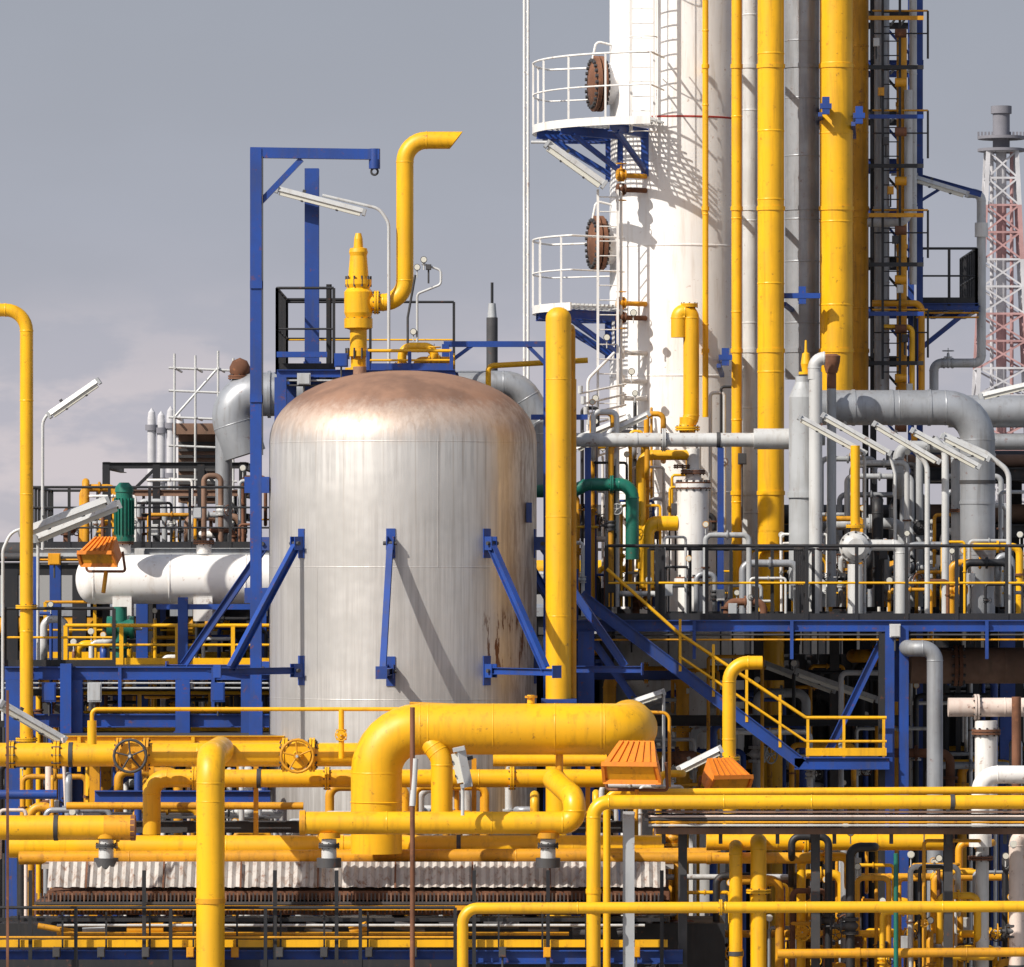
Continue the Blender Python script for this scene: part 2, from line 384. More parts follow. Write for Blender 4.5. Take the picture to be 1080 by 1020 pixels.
b.box(P(258,520,y)-Vector((0,.1,0)),P(284,503,y)+Vector((0,.1,0)),BL); b.box(P(258,636,y)-Vector((0,.1,0)),P(284,620,y)+Vector((0,.1,0)),BL)
b.ibeam(P(270,740,y),Vector((P(270,740,y).x,y,0)),.24,.24,BL); b.ibeam(P(262,628,y),P(262,628,y)+Vector((0,5,0)),.14,.14,BL)
b.done()
b=B('blue_steel_column'); b.ibeam(P(329,420,5.4),P(329,178,5.4),R(15,5.4),R(15,5.4),BL); b.box(P(320,392,5.2),P(339,382,5.6),BL)
b.ibeam(Vector((P(329,0,5.4).x,5.4,0)),P(329,420,5.4),.24,.24,BL,Vector((0,1,0)));b.done()

# ---------------------------------------------------------------- fluorescent lamps
def tube_lamp(name,a,c,pole=None,w=.13,pm=None,pr=.03):
    b=B(name); d=(c-a); n=d.normalized()
    x=n.cross(up).normalized(); yv=x.cross(n).normalized()
    prof=[(-.5,-.1),(-.32,.42),(.32,.42),(.5,-.1),(.42,-.16),(-.42,-.16)]
    vs=[]
    for p in (a,c):
        for i,j in prof: vs.append(p+x*(i*w*1.7)+yv*(j*w))
    b.add(vs,[(i,(i+1)%6,6+(i+1)%6,6+i) for i in range(6)]+[(5,4,3,2,1,0),(6,7,8,9,10,11)],LG)
    b.beam(a+n*.06-yv*w*.36,c-n*.06-yv*w*.36,w*1.3,w*.4,GL,up)
    for q in (a,c): b.beam(q-n*.03,q+n*.03,w*1.8,w*.8,GR,up)
    for t in (.3,.7): m=a.lerp(c,t); b.beam(m-n*.02-yv*w*.58,m+n*.02-yv*w*.58,w*1.5,.02,DG,up)
    m=a.lerp(c,.3); b.beam(m+yv*w*.4,m+yv*w*.8,.06,.06,DG,n)
    if pole: b.pipe(pole,pr,pm or LG,.3,10)
    b.done()
def TL(u0,v0,u1,v1,y,pole=None,dy=0,w=.13,pm=None,pr=.03):
    tube_lamp('fluorescent_lamp',P(u0,v0,y),P(u1,v1,y+dy),pp(*pole) if pole else None,w*1.2,pm,pr)
TL(292,200,384,224,5,[(410,390,5),(410,235,5),(400,220,5),(340,206,5)],0,.13)
TL(52,438,104,402,6,[(45,580,6),(45,440,6),(55,434,6)],0,.13)
TL(22,562,112,528,3,[(3,760,3),(3,580,3),(12,560,3),(24,558,3)],.4,.16)
TL(36,568,124,532,3.6,[(40,705,3.6),(40,572,3.6)],.4,.16)
TL(0,742,66,780,-2,[(70,860,-2),(66,778,-2)],.4,.14,PK)
TL(577,152,637,195,12,[(577,150,12),(560,150,12)],0,.17)
TL(606,474,684,436,9,[(640,640,9),(640,470,9),(650,455,9)],0,.12)
TL(596,468,664,440,10,[(620,640,10),(620,470,10),(630,456,10)],0,.12)
TL(843,440,912,478,5,[(912,655,5),(912,480,5),(906,476,5)],0,.11)
TL(868,438,938,478,5.6,[(944,655,5.6),(944,500,5.6),(938,478,5.6)],0,.11)
TL(922,447,990,487,4.6,[(978,655,4.6),(978,490,4.6),(960,470,4.6)],0,.11,LG,.05)
TL(962,454,1032,492,5.2,[(997,655,5.2),(997,475,5.2),(985,462,5.2)],0,.11,LG,.07)
TL(994,460,1042,484,4.4,[(1064,665,4.4),(1064,497,4.4),(1040,478,4.4),(995,458,4.4)],0,.11,LG,.05)
TL(1034,418,1092,404,8,[(1100,640,8),(1100,410,8),(1080,408,8)],0,.12)
TL(840,708,925,738,7,[(935,655,7),(935,735,7),(925,738,7)],0,.13)
TL(806,700,880,728,8.5,None,0,.13)
TL(655,745,700,730,3,[(700,860,3),(700,732,3)],0,.12)
TL(716,812,760,790,-3,[(760,870,-3),(760,790,-3)],0,.13)
TL(484,790,492,828,-9,[(488,860,-9),(488,826,-9)],0,.2)

# ---------------------------------------------------------------- left side
b=B('gooseneck_vent_pipe'); y=2.6
ppipe(b,[(-40,327,y),(28,327,y),(28,860,y)],7,Y,22,18); b.cyl(P(28,860,y),Vector((P(28,0,y).x,y,0)),R(7,y),Y)
for v in (640,780): b.flange(P(28,v,y),up,R(7,y),Y)
b.done()
b=B('horizontal_drum'); y=6; r=R(26,y); a=P(98,611,y); c=P(330,611,y); L=(c-a).length
pr=[(-r*.7*math.cos(math.pi/2*i/8),r*math.sin(math.pi/2*i/8)) for i in range(9)]+[(L,r)]+[(L+r*.6*math.sin(math.pi/2*i/6),r*math.cos(math.pi/2*i/6)) for i in range(1,7)]
b.lathe(a,Vector((1,0,0)),pr,TW,40,True)
for u in (130,215): b.cyl(P(u,584,y),P(u,570,y),R(8,y),WH); b.flange(P(u,572,y),up,R(8,y),RU,8,1.4); b.box(P(u-10,655,y)-Vector((0,.35,0)),P(u+10,630,y)+Vector((0,.35,0)),WH)
for u in (100,180,260): b.lathe(P(u,611,y),Vector((1,0,0)),[(-.02,r),(-.012,r+.01),(.012,r+.01),(.02,r)],TW,40)
b.done()
b=B('green_motor_pump'); y=5.2; c=P(131,571,y)
b.lathe(c,up,[(0,0),(0,R(11,y)),(R(4,y),R(11,y)),(R(4,y),R(9,y)),(R(52,y),R(9,y)),(R(52,y),R(10,y)),(R(57,y),R(9.5,y)),(R(62,y),R(5,y)),(R(62,y),0)],GN,20)
for i in range(18):
    a=2*math.pi*i/18; q=Vector((math.cos(a),math.sin(a),0))*R(9.5,y); b.beam(c+q+up*.12,c+q+up*.8,.012,.05,GN,q)
b.done()
b=B('green_control_valve'); y=5.4
b.cyl(P(127,705,y),P(127,640,y),R(7,y),GN); b.lathe(P(113,662,y),Vector((1,0,0)),[(0,0),(0,R(12,y)),(.1,R(12,y)),(.2,R(9,y)),(.42,R(9,y)),(.42,R(12,y)),(.5,R(12,y)),(.5,0)],GN,20); b.flange(P(127,682,y),up,R(7,y),GN)
b.cyl(P(139,662,y),P(150,662,y),.05,LG)
b.done()
def floodlight(u,v,y,s=1.,yaw=0):
    b=B('floodlight'); w=.44*s; h=.26*s; d=.35*s; c=P(u,v,y)
    M=Matrix.Rotation(math.radians(yaw),3,'Z')@Matrix.Rotation(math.radians(16),3,'X')
    def T(x,yy,z): return c+M@Vector((x,yy,z))
    vs=[T(-w,-d*.7,-h*.9),T(w,-d*.7,-h*.9),T(w*.75,d*.6,-h*.6),T(-w*.75,d*.6,-h*.6),T(-w*.95,-d,h*.35),T(w*.95,-d,h*.35),T(w*.62,d*.5,h*1.1),T(-w*.62,d*.5,h*1.1)]
    b.add(vs,[(3,2,1,0),(4,5,6,7),(0,1,5,4),(1,2,6,5),(2,3,7,6),(3,0,4,7)],OR)
    for i in range(6):
        f=(i+.5)/6; x=-w*.85+1.7*w*f; x2=-w*.55+1.1*w*f
        b.beam(T(x,-d*.95,h*.38),T(x2,d*.42,h*1.08),.02,.05,OR)
    b.beam(T(-w*.98,-d*1.02,h*.33),T(w*.98,-d*1.02,h*.33),.05,.07,OR); b.beam(T(-w*1.02,-d*.75,-h*.88),T(w*1.02,-d*.75,-h*.88),.05,.07,OR)
    for sx in (-1,1): b.beam(T(sx*w*.99,-d*.76,-h*.85),T(sx*w*.95,-d*1.03,h*.3),.05,.05,OR)
    b.add([T(-w*.85,-d*.78,-h*.74),T(w*.85,-d*.78,-h*.74),T(w*.82,-d*1.0,h*.2),T(-w*.82,-d*1.0,h*.2)],[(0,1,2,3)],YD)
    b.pipe([T(-w*1.08,0,0),T(-w*1.08,0,-h*1.7),T(w*1.08,0,-h*1.7),T(w*1.08,0,0)],.025,RU,.06,8); b.cyl(T(0,0,-h*1.7),c-up*h*3.4,.04,YD)
    b.done()
floodlight(109,582,4.5,.85,-25); floodlight(670,804,-9.5,1.05,-15); floodlight(762,818,-5.,.9,30)

b=B('left_upper_platform'); z=b.deck(30,300,578,7.5,13,9,GR,DG,(34,150,275),.22,BL)
f=lambda u,yy:Vector((P(u,578,7.5).x,yy,z))
b.rail([f(30,13),f(30,7.6),f(285,7.6)],1.15,DK,DK,DK,.75,.026,True,2); b.rail([f(30,12.9),f(285,12.9)],1.15,DK,DK,YD,.9,.026,True,1)
b.done()
b=B('left_steel_frame')
for yy in (11.,16.):
    for u in (112,165,212,256): b.ibeam(Vector((P(u,0,yy).x,yy,0)),P(u,490,yy),.14,.14,DK,Vector((0,1,0)))
    for v in (491,520,545): b.ibeam(P(108,v,yy),P(262,v,yy),.1,.12,DK if v!=520 else BR)
    b.beam(P(112,545,yy),P(165,493,yy),.06,.06,DK); b.beam(P(212,493,yy),P(256,545,yy),.06,.06,DK)
for v in (491,520,545):
    for u in (112,256): b.ibeam(P(u,v,11),P(u,v,11)+Vector((0,5,0)),.12,.14,DK)
b.done()
b=B('left_lower_platform'); z=b.deck(5,300,703,3.0,12,14,BL,DG,(14,80,193,262),.26,BL)
f=lambda u,yy:Vector((P(u,703,3.).x,yy,z))
b.rail([f(5,3.05),f(120,3.05)],1.05,DK,DK,Y,.9,.03); b.rail([f(60,5.),f(300,5.)],.72,Y,Y,Y,1.1,.035); b.rail([f(5,11.9),f(290,11.9)],1.1,Y,YD,Y,1.,.03)
b.beam(P(70,870,2.8),P(70,700,2.8),.2,.34,BL,Vector((0,1,0))); b.ibeam(P(5,760,3.1),P(300,760,3.1),.16,.24,BL); b.ibeam(P(5,760,8),P(300,760,8),.16,.24,DK)
b.ibeam(P(193,703,5),P(193,630,5),.18,.18,BL,Vector((0,1,0)));b.beam(P(165,640,5),P(265,640,5),.1,.1,BL); b.beam(P(100,850,3),P(190,770,3),.1,.1,BL)
b.ibeam(P(10,730,5),P(300,730,5),.1,.14,DG)
for u,m in ((52,BL),(100,GR),(230,BL)): b.jbox(P(u,730,2.85),.25,.35,m)
b.done()
b=B('left_yellow_walkway'); z=b.deck(60,300,776,1.2,4,8,Y,DG,(100,255),.18,YD); f=lambda u,yy:Vector((P(u,776,1.2).x,yy,z))
b.rail([f(60,3.9),f(290,3.9)],.7,Y,Y,Y,1.2,.035); b.done()
b=B('scaffolding')
for yy in (12.,14.):
    for u in (184,206,230,246): b.cyl(Vector((P(u,0,yy).x,yy,P(0,578,yy).z)),P(u,376+random.randint(-8,10),yy),.024,LG,seg=8)
    for v in (388,412,440,470,505): b.cyl(P(178,v,yy),P(250,v+3,yy),.024,LG,seg=8)
    b.cyl(P(184,440,yy),P(230,388,yy),.024,LG,seg=8)
for u in (184,206,230):
    for v in (388,440): b.cyl(P(u,v,11.8),P(u,v,11.8)+Vector((0,2.4,0)),.024,LG,seg=8)
b.box(P(182,458,12),P(262,449,14),BR); b.done()
b=B('insulated_overhead_pipe'); y=10
ppipe(b,[(258,480,y),(238,416,y),(330,416,y)],23,CL,24,28); ppipe(b,[(236,560,y),(236,440,y)],9,CL)
for u in (268,284): b.lathe(P(u,416,y),Vector((1,0,0)),[(-.03,R(23,y)),(-.03,R(25,y)),(.03,R(25,y)),(.03,R(23,y))],CL,28)
b.lathe(P(253,398,y),up,[(0,.15),(.1,.2),(.2,.2),(.32,.14),(.38,0)],RU,16,True)
b.flange(P(253,398,y),up,.14,RU); b.done()
b=B('air_cooled_exchanger'); y=12.5; b.box(P(188,530,y),P(236,462,y+3),BR)
for i in range(9): b.box(P(188,466+i*7,y-.06),P(236,469+i*7,y-.01),DG)
b.done()
for n,(u,v0) in enumerate(((160,430),(170,433),(180,428),(190,436))):
    b=B('distant_column'); yy=150; c=P(u,v0,yy); r=R(4.5,yy)
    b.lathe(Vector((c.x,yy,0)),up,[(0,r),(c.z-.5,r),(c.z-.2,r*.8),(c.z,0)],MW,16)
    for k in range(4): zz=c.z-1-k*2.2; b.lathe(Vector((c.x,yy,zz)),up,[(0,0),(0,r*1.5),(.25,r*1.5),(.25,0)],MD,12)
    b.done()

# ---------------------------------------------------------------- white distillation column
y=14; cx=P(714,0,y).x; r=R(71,y); CC=Vector((cx,y,0))
b=B('distillation_column')
zt2=P(0,-420,y).z
b.lathe(CC,up,[(0,r*1.15),(3.2,r),(zt2,r)]+[(zt2+r*.5*math.sin(math.pi/2*i/8),r*math.cos(math.pi/2*i/8)) for i in range(1,9)],TW,72,True)
for v in (-160,-20,128,262,398,520):
    zz=P(0,v,y).z; b.lathe(CC+up*zz,up,[(-.02,r),(-.012,r+.01),(.012,r+.01),(.02,r)],RD if v==128 else TW,72)
for v in (90,258):
    zz=P(0,v,y).z; ax=Vector((-1,-.22,0)).normalized(); c=CC+up*zz+ax*r*.9
    b.lathe(c,ax,[(-.1,R(22,y)),(.28,R(22,y))],TW,28); b.lathe(c+ax*.28,ax,[(0,R(23,y)),(.1,R(23,y))],RU,28); b.flange(c+ax*.42,ax,R(19,y),RU,24,1.55); b.lathe(c+ax*.47,ax,[(0,R(27,y)),(.05,R(24,y)),(.11,R(10,y)),(.13,0)],RU,28,True)
    b.pipe([c+ax*.0+up*.75,c+ax*.45+up*.85,c+ax*.52+up*.5],.025,WH,.1,8)
def ringpt(ang,rr,z): a=math.radians(ang); return CC+Vector((math.cos(a)*rr,math.sin(a)*rr,z))
def ring_platform(v,a0,a1,ro,railh,mb=BL):
    z=P(0,v,y).z; n=int(abs(a1-a0)/6)
    for i in range(n):
        p0=a0+(a1-a0)*i/n; p1=a0+(a1-a0)*(i+1)/n
        for k in range(int((ro-r)/.11)): 
            rr=r+.08+k*.11; b.beam(ringpt(p0,rr,z),ringpt(p1,rr,z),.014,.035,LG)
        b.beam(ringpt(p0,r+.03,z),ringpt(p0,ro,z),.02,.05,LG)
        b.beam(ringpt((p0+p1)/2,r+.03,z),ringpt((p0+p1)/2,ro,z),.012,.04,LG)
        b.beam(ringpt(p0,ro,z-.05),ringpt(p1,ro,z-.05),.03,.16,WH)
    pts=[ringpt(a0,r+.1,z)]+[ringpt(a0+(a1-a0)*i/n,ro,z) for i in range(n+1)]+[ringpt(a1,r+.1,z)]
    b.pipe([p+up*railh for p in pts],.022,WH,.05,8); b.pipe([p+up*railh*.5 for p in pts],.018,WH,.05,6)
    for p in pts[::3]: b.beam(p,p+up*railh,.04,.03,WH)
    for i in range(4):
        a=a0+(a1-a0)*(i+.35)/4; b.ibeam(ringpt(a,r,z-.2),ringpt(a,ro-.05,z-.16),.1,.18,mb); b.beam(ringpt(a,r,z-.95),ringpt(a,ro-.35,z-.24),.08,.09,mb)
        b.beam(ringpt(a,r+.02,z-1.05),ringpt(a,r+.02,z-.1),.16,.03,mb,Vector((0,1,0)))
ring_platform(135,152,258,R(152,y),1.28); ring_platform(325,150,222,R(152,y),1.35)
b.ladder(P(678,140,12.2),P(678,-60,12.2),.45,WH,Vector((1,0,0)),Vector((0,-1,0)),None,1.5)
b.ladder(P(641,480,12.2),P(641,200,12.2),.4,WH,Vector((1,.2,0)))
for v,mm in ((185,YD),(200,RU),(320,YD),(335,RU),(372,WH),(402,WH),(420,WH)):
    c=P(655,v,12.5); b.cyl(c+Vector((.5,.3,0)),c,.05,mm); b.flange(c,Vector((1,.4,0)),.06,mm,6); b.cyl(c-up*.12,c+up*.12,.07,mm); 
    if mm in (YD,RU): b.valve(c-Vector((.0,.15,0)),Vector((1,.2,0)),.06,mm,up if mm==YD else -up,YD)
b.pipe([P(655,430,12.3),P(655,195,12.3)],.03,WH,seg=8); b.pipe([P(620,480,12),P(620,400,12),P(648,372,12.3)],.03,WH,.2,8)
for i in range(7): v=405+i*11; b.pipe([P(660,v,12.2),P(612+3*i,v+10,11.2)],.022,WH,seg=6); b.cyl(P(612+3*i,v+10,11.2),P(612+3*i,v+2,11.2),.05,LG)
for u,v in ((668,330),(666,392),(640,356),(628,420)): b.gauge(P(u,v,12.1),.07,DG)
b.done()
def vpipe(name,u,v0,v1,y,r,mat,sp=2.0,fl=(),foot=False):
    b=straight(name,u,v0,u,v1,y,r,mat,sp,fl)
    if foot: b.cyl(P(u,v1,y),Vector((P(u,0,y).x,y,0)),R(r,y),mat)
    for v in range(int(v0)+70,int(v1),150):
        if v>0: q=P(u,v,y); b.lathe(q,up,[(-.04,R(r,y)),(-.04,R(r,y)+.018),(.04,R(r,y)+.018),(.04,R(r,y))],mat,28); b.beam(q+Vector((0,R(r,y),0)),q+Vector((.0,1.1,0)),.08,.08,BL if r>12 else mat)
    b.done()
vpipe('column_riser_pipe',744,-300,440,11.6,3.2,Y); vpipe('column_riser_pipe',777,-300,640,11.3,5.5,Y); vpipe('column_riser_pipe',791,-300,640,12.2,8,LG)
vpipe('overhead_vapour_line',813,-300,560,10.8,14,Y,1.7,(),True); vpipe('insulated_downcomer_pipe',846,-300,400,12,18,CL,1.1)
vpipe('overhead_vapour_line',882,-300,415,11.5,17.5,Y,1.7); vpipe('overhead_vapour_line',907,-300,415,13.5,9,YD,1.7)
vpipe('transfer_line',930,-300,415,13.2,8,CL,1.2); vpipe('transfer_line',951,40,415,13.2,5.5,YD,1.5); vpipe('transfer_line',963,-300,300,13.4,4,LG,1.5)
b=B('pipe_guide_bracket'); 
for u,v,w in ((871,112,12),(846,312,38),(765,377,14),(906,122,12)):
    c=P(u,v,10.9); b.beam(c-Vector((R(w,11)/2,0,0)),c+Vector((R(w,11)/2,0,0)),.14,.1,BL); b.beam(c-Vector((R(w,11)/2,0,.16)),c+Vector((0,1.6,-.3)),.08,.08,BL); b.box(c-Vector((.07,.06,.16)),c+Vector((.07,.06,.18)),BL)
    b.beam(c,c+Vector((0,2.2,0)),.1,.1,BL)
b.done()
b=B('reflux_nozzle_pipe'); yy=11
ppipe(b,[(716,356,yy),(716,329,yy),(729,329,yy),(729,440,yy),(722,455,yy)],8.5,Y,7,18); ppipe(b,[(722,330,12.9),(722,330,11)],9,Y); b.flange(P(727,322,yy),up,R(7,yy),Y,8,1.3)
ppipe(b,[(725,440,yy),(725,468,yy)],8.5,Y); b.flange(P(725,452,yy),up,R(8,yy),Y)
b.done()
b=B('standpipe'); y=.9; r=R(13.5,y); a=P(589,740,y); top=P(589,336,y)
b.lathe(Vector((a.x,y,0)),up,[(0,r),(top.z,r)]+[(top.z+r*.9*math.sin(math.pi/2*i/8),r*math.cos(math.pi/2*i/8)) for i in range(1,9)],Y,32,True)
for v in (400,545,650): b.lathe(P(589,v,y),up,[(-.012,r),(0,r+.008),(.012,r)],Y,32,True)
b.pipe(pp((604,420,y+.5),(604,345,y+.5),(595,345,y)),R(3,y),YD,.1,10); b.cyl(P(604,400,y+.5),P(604,740,y+.5),R(4,y),YD)
b.box(P(571,741,y)-Vector((0,.4,0)),P(608,737,y)+Vector((0,.4,0)),BL); b.done()
b=B('thin_lightning_mast'); 
for u in (553,557): b.cyl(Vector((P(u,0,20).x,20,0)),P(u,-60,20),.03,WH,seg=8)
for i in range(40): b.beam(P(553,-40+i*16,20),P(557,-32+i*16,20),.015,.015,WH)
b.done()
b=B('stack_mast'); yy=60; b.cyl(Vector((P(519,0,yy).x,yy,0)),P(519,335,yy),R(6,yy),DG); b.cyl(P(519,335,yy),P(519,320,yy),R(5,yy),GR,.1); b.cyl(P(519,320,yy),P(519,298,yy),.04,DK); b.done()
b=B('blue_pipe_frame'); yy=8
b.beam(P(468,363,yy),P(580,363,yy),.1,.11,BL); 
for u in (470,577,603): b.ibeam(Vector((P(u,0,yy).x,yy,0)),P(u,350 if u==603 else 363,yy),.14,.14,BL,Vector((0,1,0)))
b.beam(P(470,385,yy),P(500,363,yy),.07,.07,BL); b.beam(P(577,385,yy),P(555,363,yy),.07,.07,BL); b.beam(P(560,440,yy),P(620,440,yy),.08,.1,BL)
ppipe(b,[(515,480,yy+.3),(515,386,yy+.3),(620,380,yy+.3)],3,Y,6)
b.done()
b=B('insulated_duct'); ppipe(b,[(470,405,9.5),(548,405,9.5),(575,450,9.5),(575,520,9.5)],14,CL,30,24); b.done()

# ---------------------------------------------------------------- right hand equipment
b=B('horizontal_header_pipe'); yy=8.5; ppipe(b,[(604,464,yy),(830,464,yy)],7.5,LG); b.cyl(P(795,463,yy),P(832,463,yy),R(11,yy),LG,seg=20); b.flange(P(700,464,yy),Vector((1,0,0)),R(7.5,yy),LG); ppipe(b,[(831,463,yy),(870,463,yy)],7,GR)
for u in (620,760): b.beam(P(u,472,yy),Vector((P(u,0,yy).x,yy,P(0,650,yy).z)),.12,.12,BL)
b.done()
b=B('knock_out_pot'); yy=8; c=Vector((P(847,0,yy).x,yy,P(0,655,yy).z)); k=R(1,yy); 
b.lathe(c,up,[(0,k*10),(k*20,k*10),(k*24,k*15),(k*130,k*15),(k*130,k*17),(k*136,k*17),(k*136,k*15),(k*236,k*15),(k*252,k*8),(k*258,k*8)],GR,28)
b.lathe(c+Vector((k*12,-.4,0)),up,[(0,k*7),(k*262,k*7)],LG,20); ppipe(b,[(859,400,yy-.4),(859,378,yy-.4),(870,378,yy-.4)],7,LG,10)
b.done()
b=B('safety_valve'); b.lathe(P(850,395,8),up,[(0,.08),(0,.14),(.05,.14),(.05,.07),(.2,.1),(.4,.07),(.42,.03),(.65,.02),(.65,0)],Y,14); b.done()
b=B('rusted_funnel'); b.lathe(P(877,410,8),up,[(0,.09),(.3,.09),(.3,.11),(.5,.16),(.62,.17),(.66,.1),(.66,0)],RU,20); b.cyl(P(877,640,8),P(877,410,8),.09,GR); b.done()
b=B('insulated_header'); yy=9
ppipe(b,[(862,430,yy),(1031,430,yy),(1031,655,yy)],18.5,CL,34,32)
for u in (900,940,980): b.lathe(P(u,430,yy),Vector((1,0,0)),[(-.03,R(18.5,yy)),(-.03,R(19.3,yy)),(.03,R(19.3,yy)),(.03,R(18.5,yy))],CL,28)
for v in (480,530,580): b.lathe(P(1031,v,yy),up,[(-.03,R(18.5,yy)),(-.03,R(19.3,yy)),(.03,R(19.3,yy)),(.03,R(18.5,yy))],CL,28)
b.done()
b=B('insulated_header'); yy=11; ppipe(b,[(1000,434,yy),(1160,434,yy)],17,CL,10,28); ppipe(b,[(1040,466,yy),(1160,466,yy)],9,CL); b.done()
b=B('bottoms_vessel'); yy=9; k=R(1,yy); c=Vector((P(731,0,yy).x,yy,P(0,648,yy).z))
b.lathe(c,up,[(-3,k*16),(0,k*16),(k*30,k*16),(k*34,k*20),(k*38,k*20),(k*38,k*16),(k*130,k*17),(k*134,k*19),(k*138,k*19),(k*138,k*12),(k*144,k*8),(k*148,k*8),(k*148,k*12),(k*153,k*12),(k*153,k*7),(k*175,k*7)],WH,28)
b.flange(c+up*k*150,up,k*8,RU); b.flange(c+up*k*36,up,k*14,RU,12,1.3); b.flange(c+up*k*136,up,k*14,RU,14,1.35); b.flange(c+Vector((-.2,0,k*156)),up,k*6,RU)
ppipe(b,[(715,552,yy),(682,552,yy),(682,620,yy)],8,Y,12); ppipe(b,[(728,480,yy),(676,480,yy),(676,600,yy)],5.5,Y,12); b.done()
b=B('green_utility_line'); yy=8.5; ppipe(b,[(560,518,yy),(604,518,yy),(620,511,yy),(667,511,yy),(667,590,yy)],7,GN,14); b.flange(P(645,511,yy),Vector((1,0,0)),R(7,yy),GN,8,1.4); b.done()
b=B('check_valve'); yy=4.8; c=P(902,577,yy); b.lathe(c,Vector((0,-1,0)),[(-.5,R(10,yy)),(0,R(10,yy)),(0,R(17,yy)),(.1,R(17,yy)),(.1,R(15,yy)),(.2,R(14,yy)),(.3,R(9,yy)),(.3,0)],LG,28)
for i in range(12): a=2*math.pi*i/12; q=c+Vector((math.cos(a),0,math.sin(a)))*R(15.5,yy); b.cyl(q+Vector((0,.03,0)),q-Vector((0,.15,0)),.02,DG,seg=6)
b.cyl(P(902,655,yy),P(902,595,yy),R(8,yy),LG); b.cyl(P(902,560,yy),P(902,470,yy),R(5,yy),Y); b.flange(P(902,555,yy),up,R(6,yy),Y); ppipe(b,[(918,575,yy),(950,575,yy),(950,655,yy)],6,LG,8); b.done()

b=B('right_access_platform'); z=b.deck(606,1120,654,3.5,13,12,BL,DG,(618,1110),.3,BL)
f=lambda u,yy:Vector((P(u,654,3.5).x,yy,z))
b.rail([f(640,3.6),f(1115,3.6)],1.35,DK,DK,Y,.95,.03,True,1); b.rail([f(606,12.9),f(1115,12.9)],1.3,DK,DK,Y,1.,.03,True,2); b.rail([f(690,7.5),f(960,7.5)],1.3,DK,DK,DK,.8,.03,True,1)
for u in (700,850): b.rail([f(u,3.8),f(u,7.4)],1.3,DK,DK,Y,.8,.03,True,1)
b.beam(P(930,668,3.5),Vector((P(930,0,3.5).x,3.5,0)),.12,.2,DK)
for u in (938,953): b.ibeam(Vector((P(u,0,3.5).x,3.5,0)),P(u,660,3.5),.17,.2,BL)
b.beam(P(945,740,3.6),P(945,665,3.6),.2,.04,BL)
b.ibeam(P(612,628,3.2),P(846,806,3.2),.12,R(13,3),BL); b.ibeam(P(612,628,4.3),P(846,806,4.3),.12,R(13,3),BL)
n=22
for i in range(n):
    q=P(612,628,3.2).lerp(P(846,806,3.2),(i+.5)/n); b.box((q.x-.14,3.26,q.z-.02),(q.x+.14,4.24,q.z+.02),DG)
b.ibeam(P(838,805,3.2),P(938,805,3.2),.12,R(13,3),BL); b.box((P(840,0,3.2).x,3.3,P(0,800,3.2).z-.02),(P(936,0,3.2).x,5.2,P(0,800,3.2).z+.02),DG); b.ibeam(P(838,805,5.3),P(938,805,5.3),.12,.2,BL)
for yy in (3.2,4.3):
    b.pipe([P(640,600,yy),P(716,668,yy),P(850,757,yy),P(935,757,yy)],.032,Y if yy<4 else YD,.1,8); b.pipe([P(716,692,yy),P(850,782,yy),P(935,782,yy)],.026,Y if yy<4 else YD,.1,8)
    for t in (.45,.6,.75,.9): q=P(612,628,yy).lerp(P(846,806,yy),t); b.beam(q,q+up*.95,.05,.04,Y)
    for u in (852,890,932): b.beam(P(u,800,yy),P(u,757,yy),.05,.04,Y)
b.beam(P(850,793,3.18),P(935,793,3.18),.03,.14,Y)
b.ibeam(P(934,668,3.6),P(870,800,3.6),.1,.14,BL); b.ibeam(P(620,668,3.6),P(670,740,3.6),.1,.14,BL); b.ibeam(P(606,700,3.7),P(606,600,3.7),.14,.14,BL,Vector((0,1,0)))
b.ibeam(P(600,712,4.5),P(720,712,4.5),.14,.16,BL); b.ibeam(P(612,760,6.5),P(960,760,6.5),.16,.2,DK); b.ibeam(P(612,712,9),P(960,712,9),.16,.2,DK)
for u in (640,720,800,880): b.ibeam(Vector((P(u,0,9).x,9,0)),P(u,660,9),.18,.18,DG,Vector((0,1,0)))
b.done()
b=B('gooseneck_pipe'); yy=-1; ppipe(b,[(804,699,yy),(769,699,yy),(769,870,yy)],7.2,Y,20,18); b.flange(P(769,800,yy),up,R(7,yy),Y); b.done()
b=B('brown_insulated_pipe'); yy=6; ppipe(b,[(960,702,yy),(1130,702,yy)],19,BR,10,28); b.flange(P(1010,702,yy),Vector((1,0,0)),R(17,yy),RU,12,1.3); b.done()
b=B('grey_drop_pipe'); yy=2.6; b.pipe([P(960,684,yy)+Vector((0,4,0)),P(960,684,yy),P(986,684,yy),P(986,835,yy),Vector((P(986,0,yy).x,yy,0))],R(8.5,yy),CL,.24,20); b.done()
b=B('primer_pipe'); yy=2; ppipe(b,[(1000,746,yy),(1130,746,yy)],10,PK,10,20); ppipe(b,[(1040,760,yy),(1040,860,yy)],12,WH); b.flange(P(1040,772,yy),up,R(11,yy),RU,10,1.4); ppipe(b,[(1072,735,yy-.4),(1072,860,yy-.4)],5,RU); b.flange(P(1030,746,yy),Vector((1,0,0)),R(10,yy),PK,10,1.4); b.done()

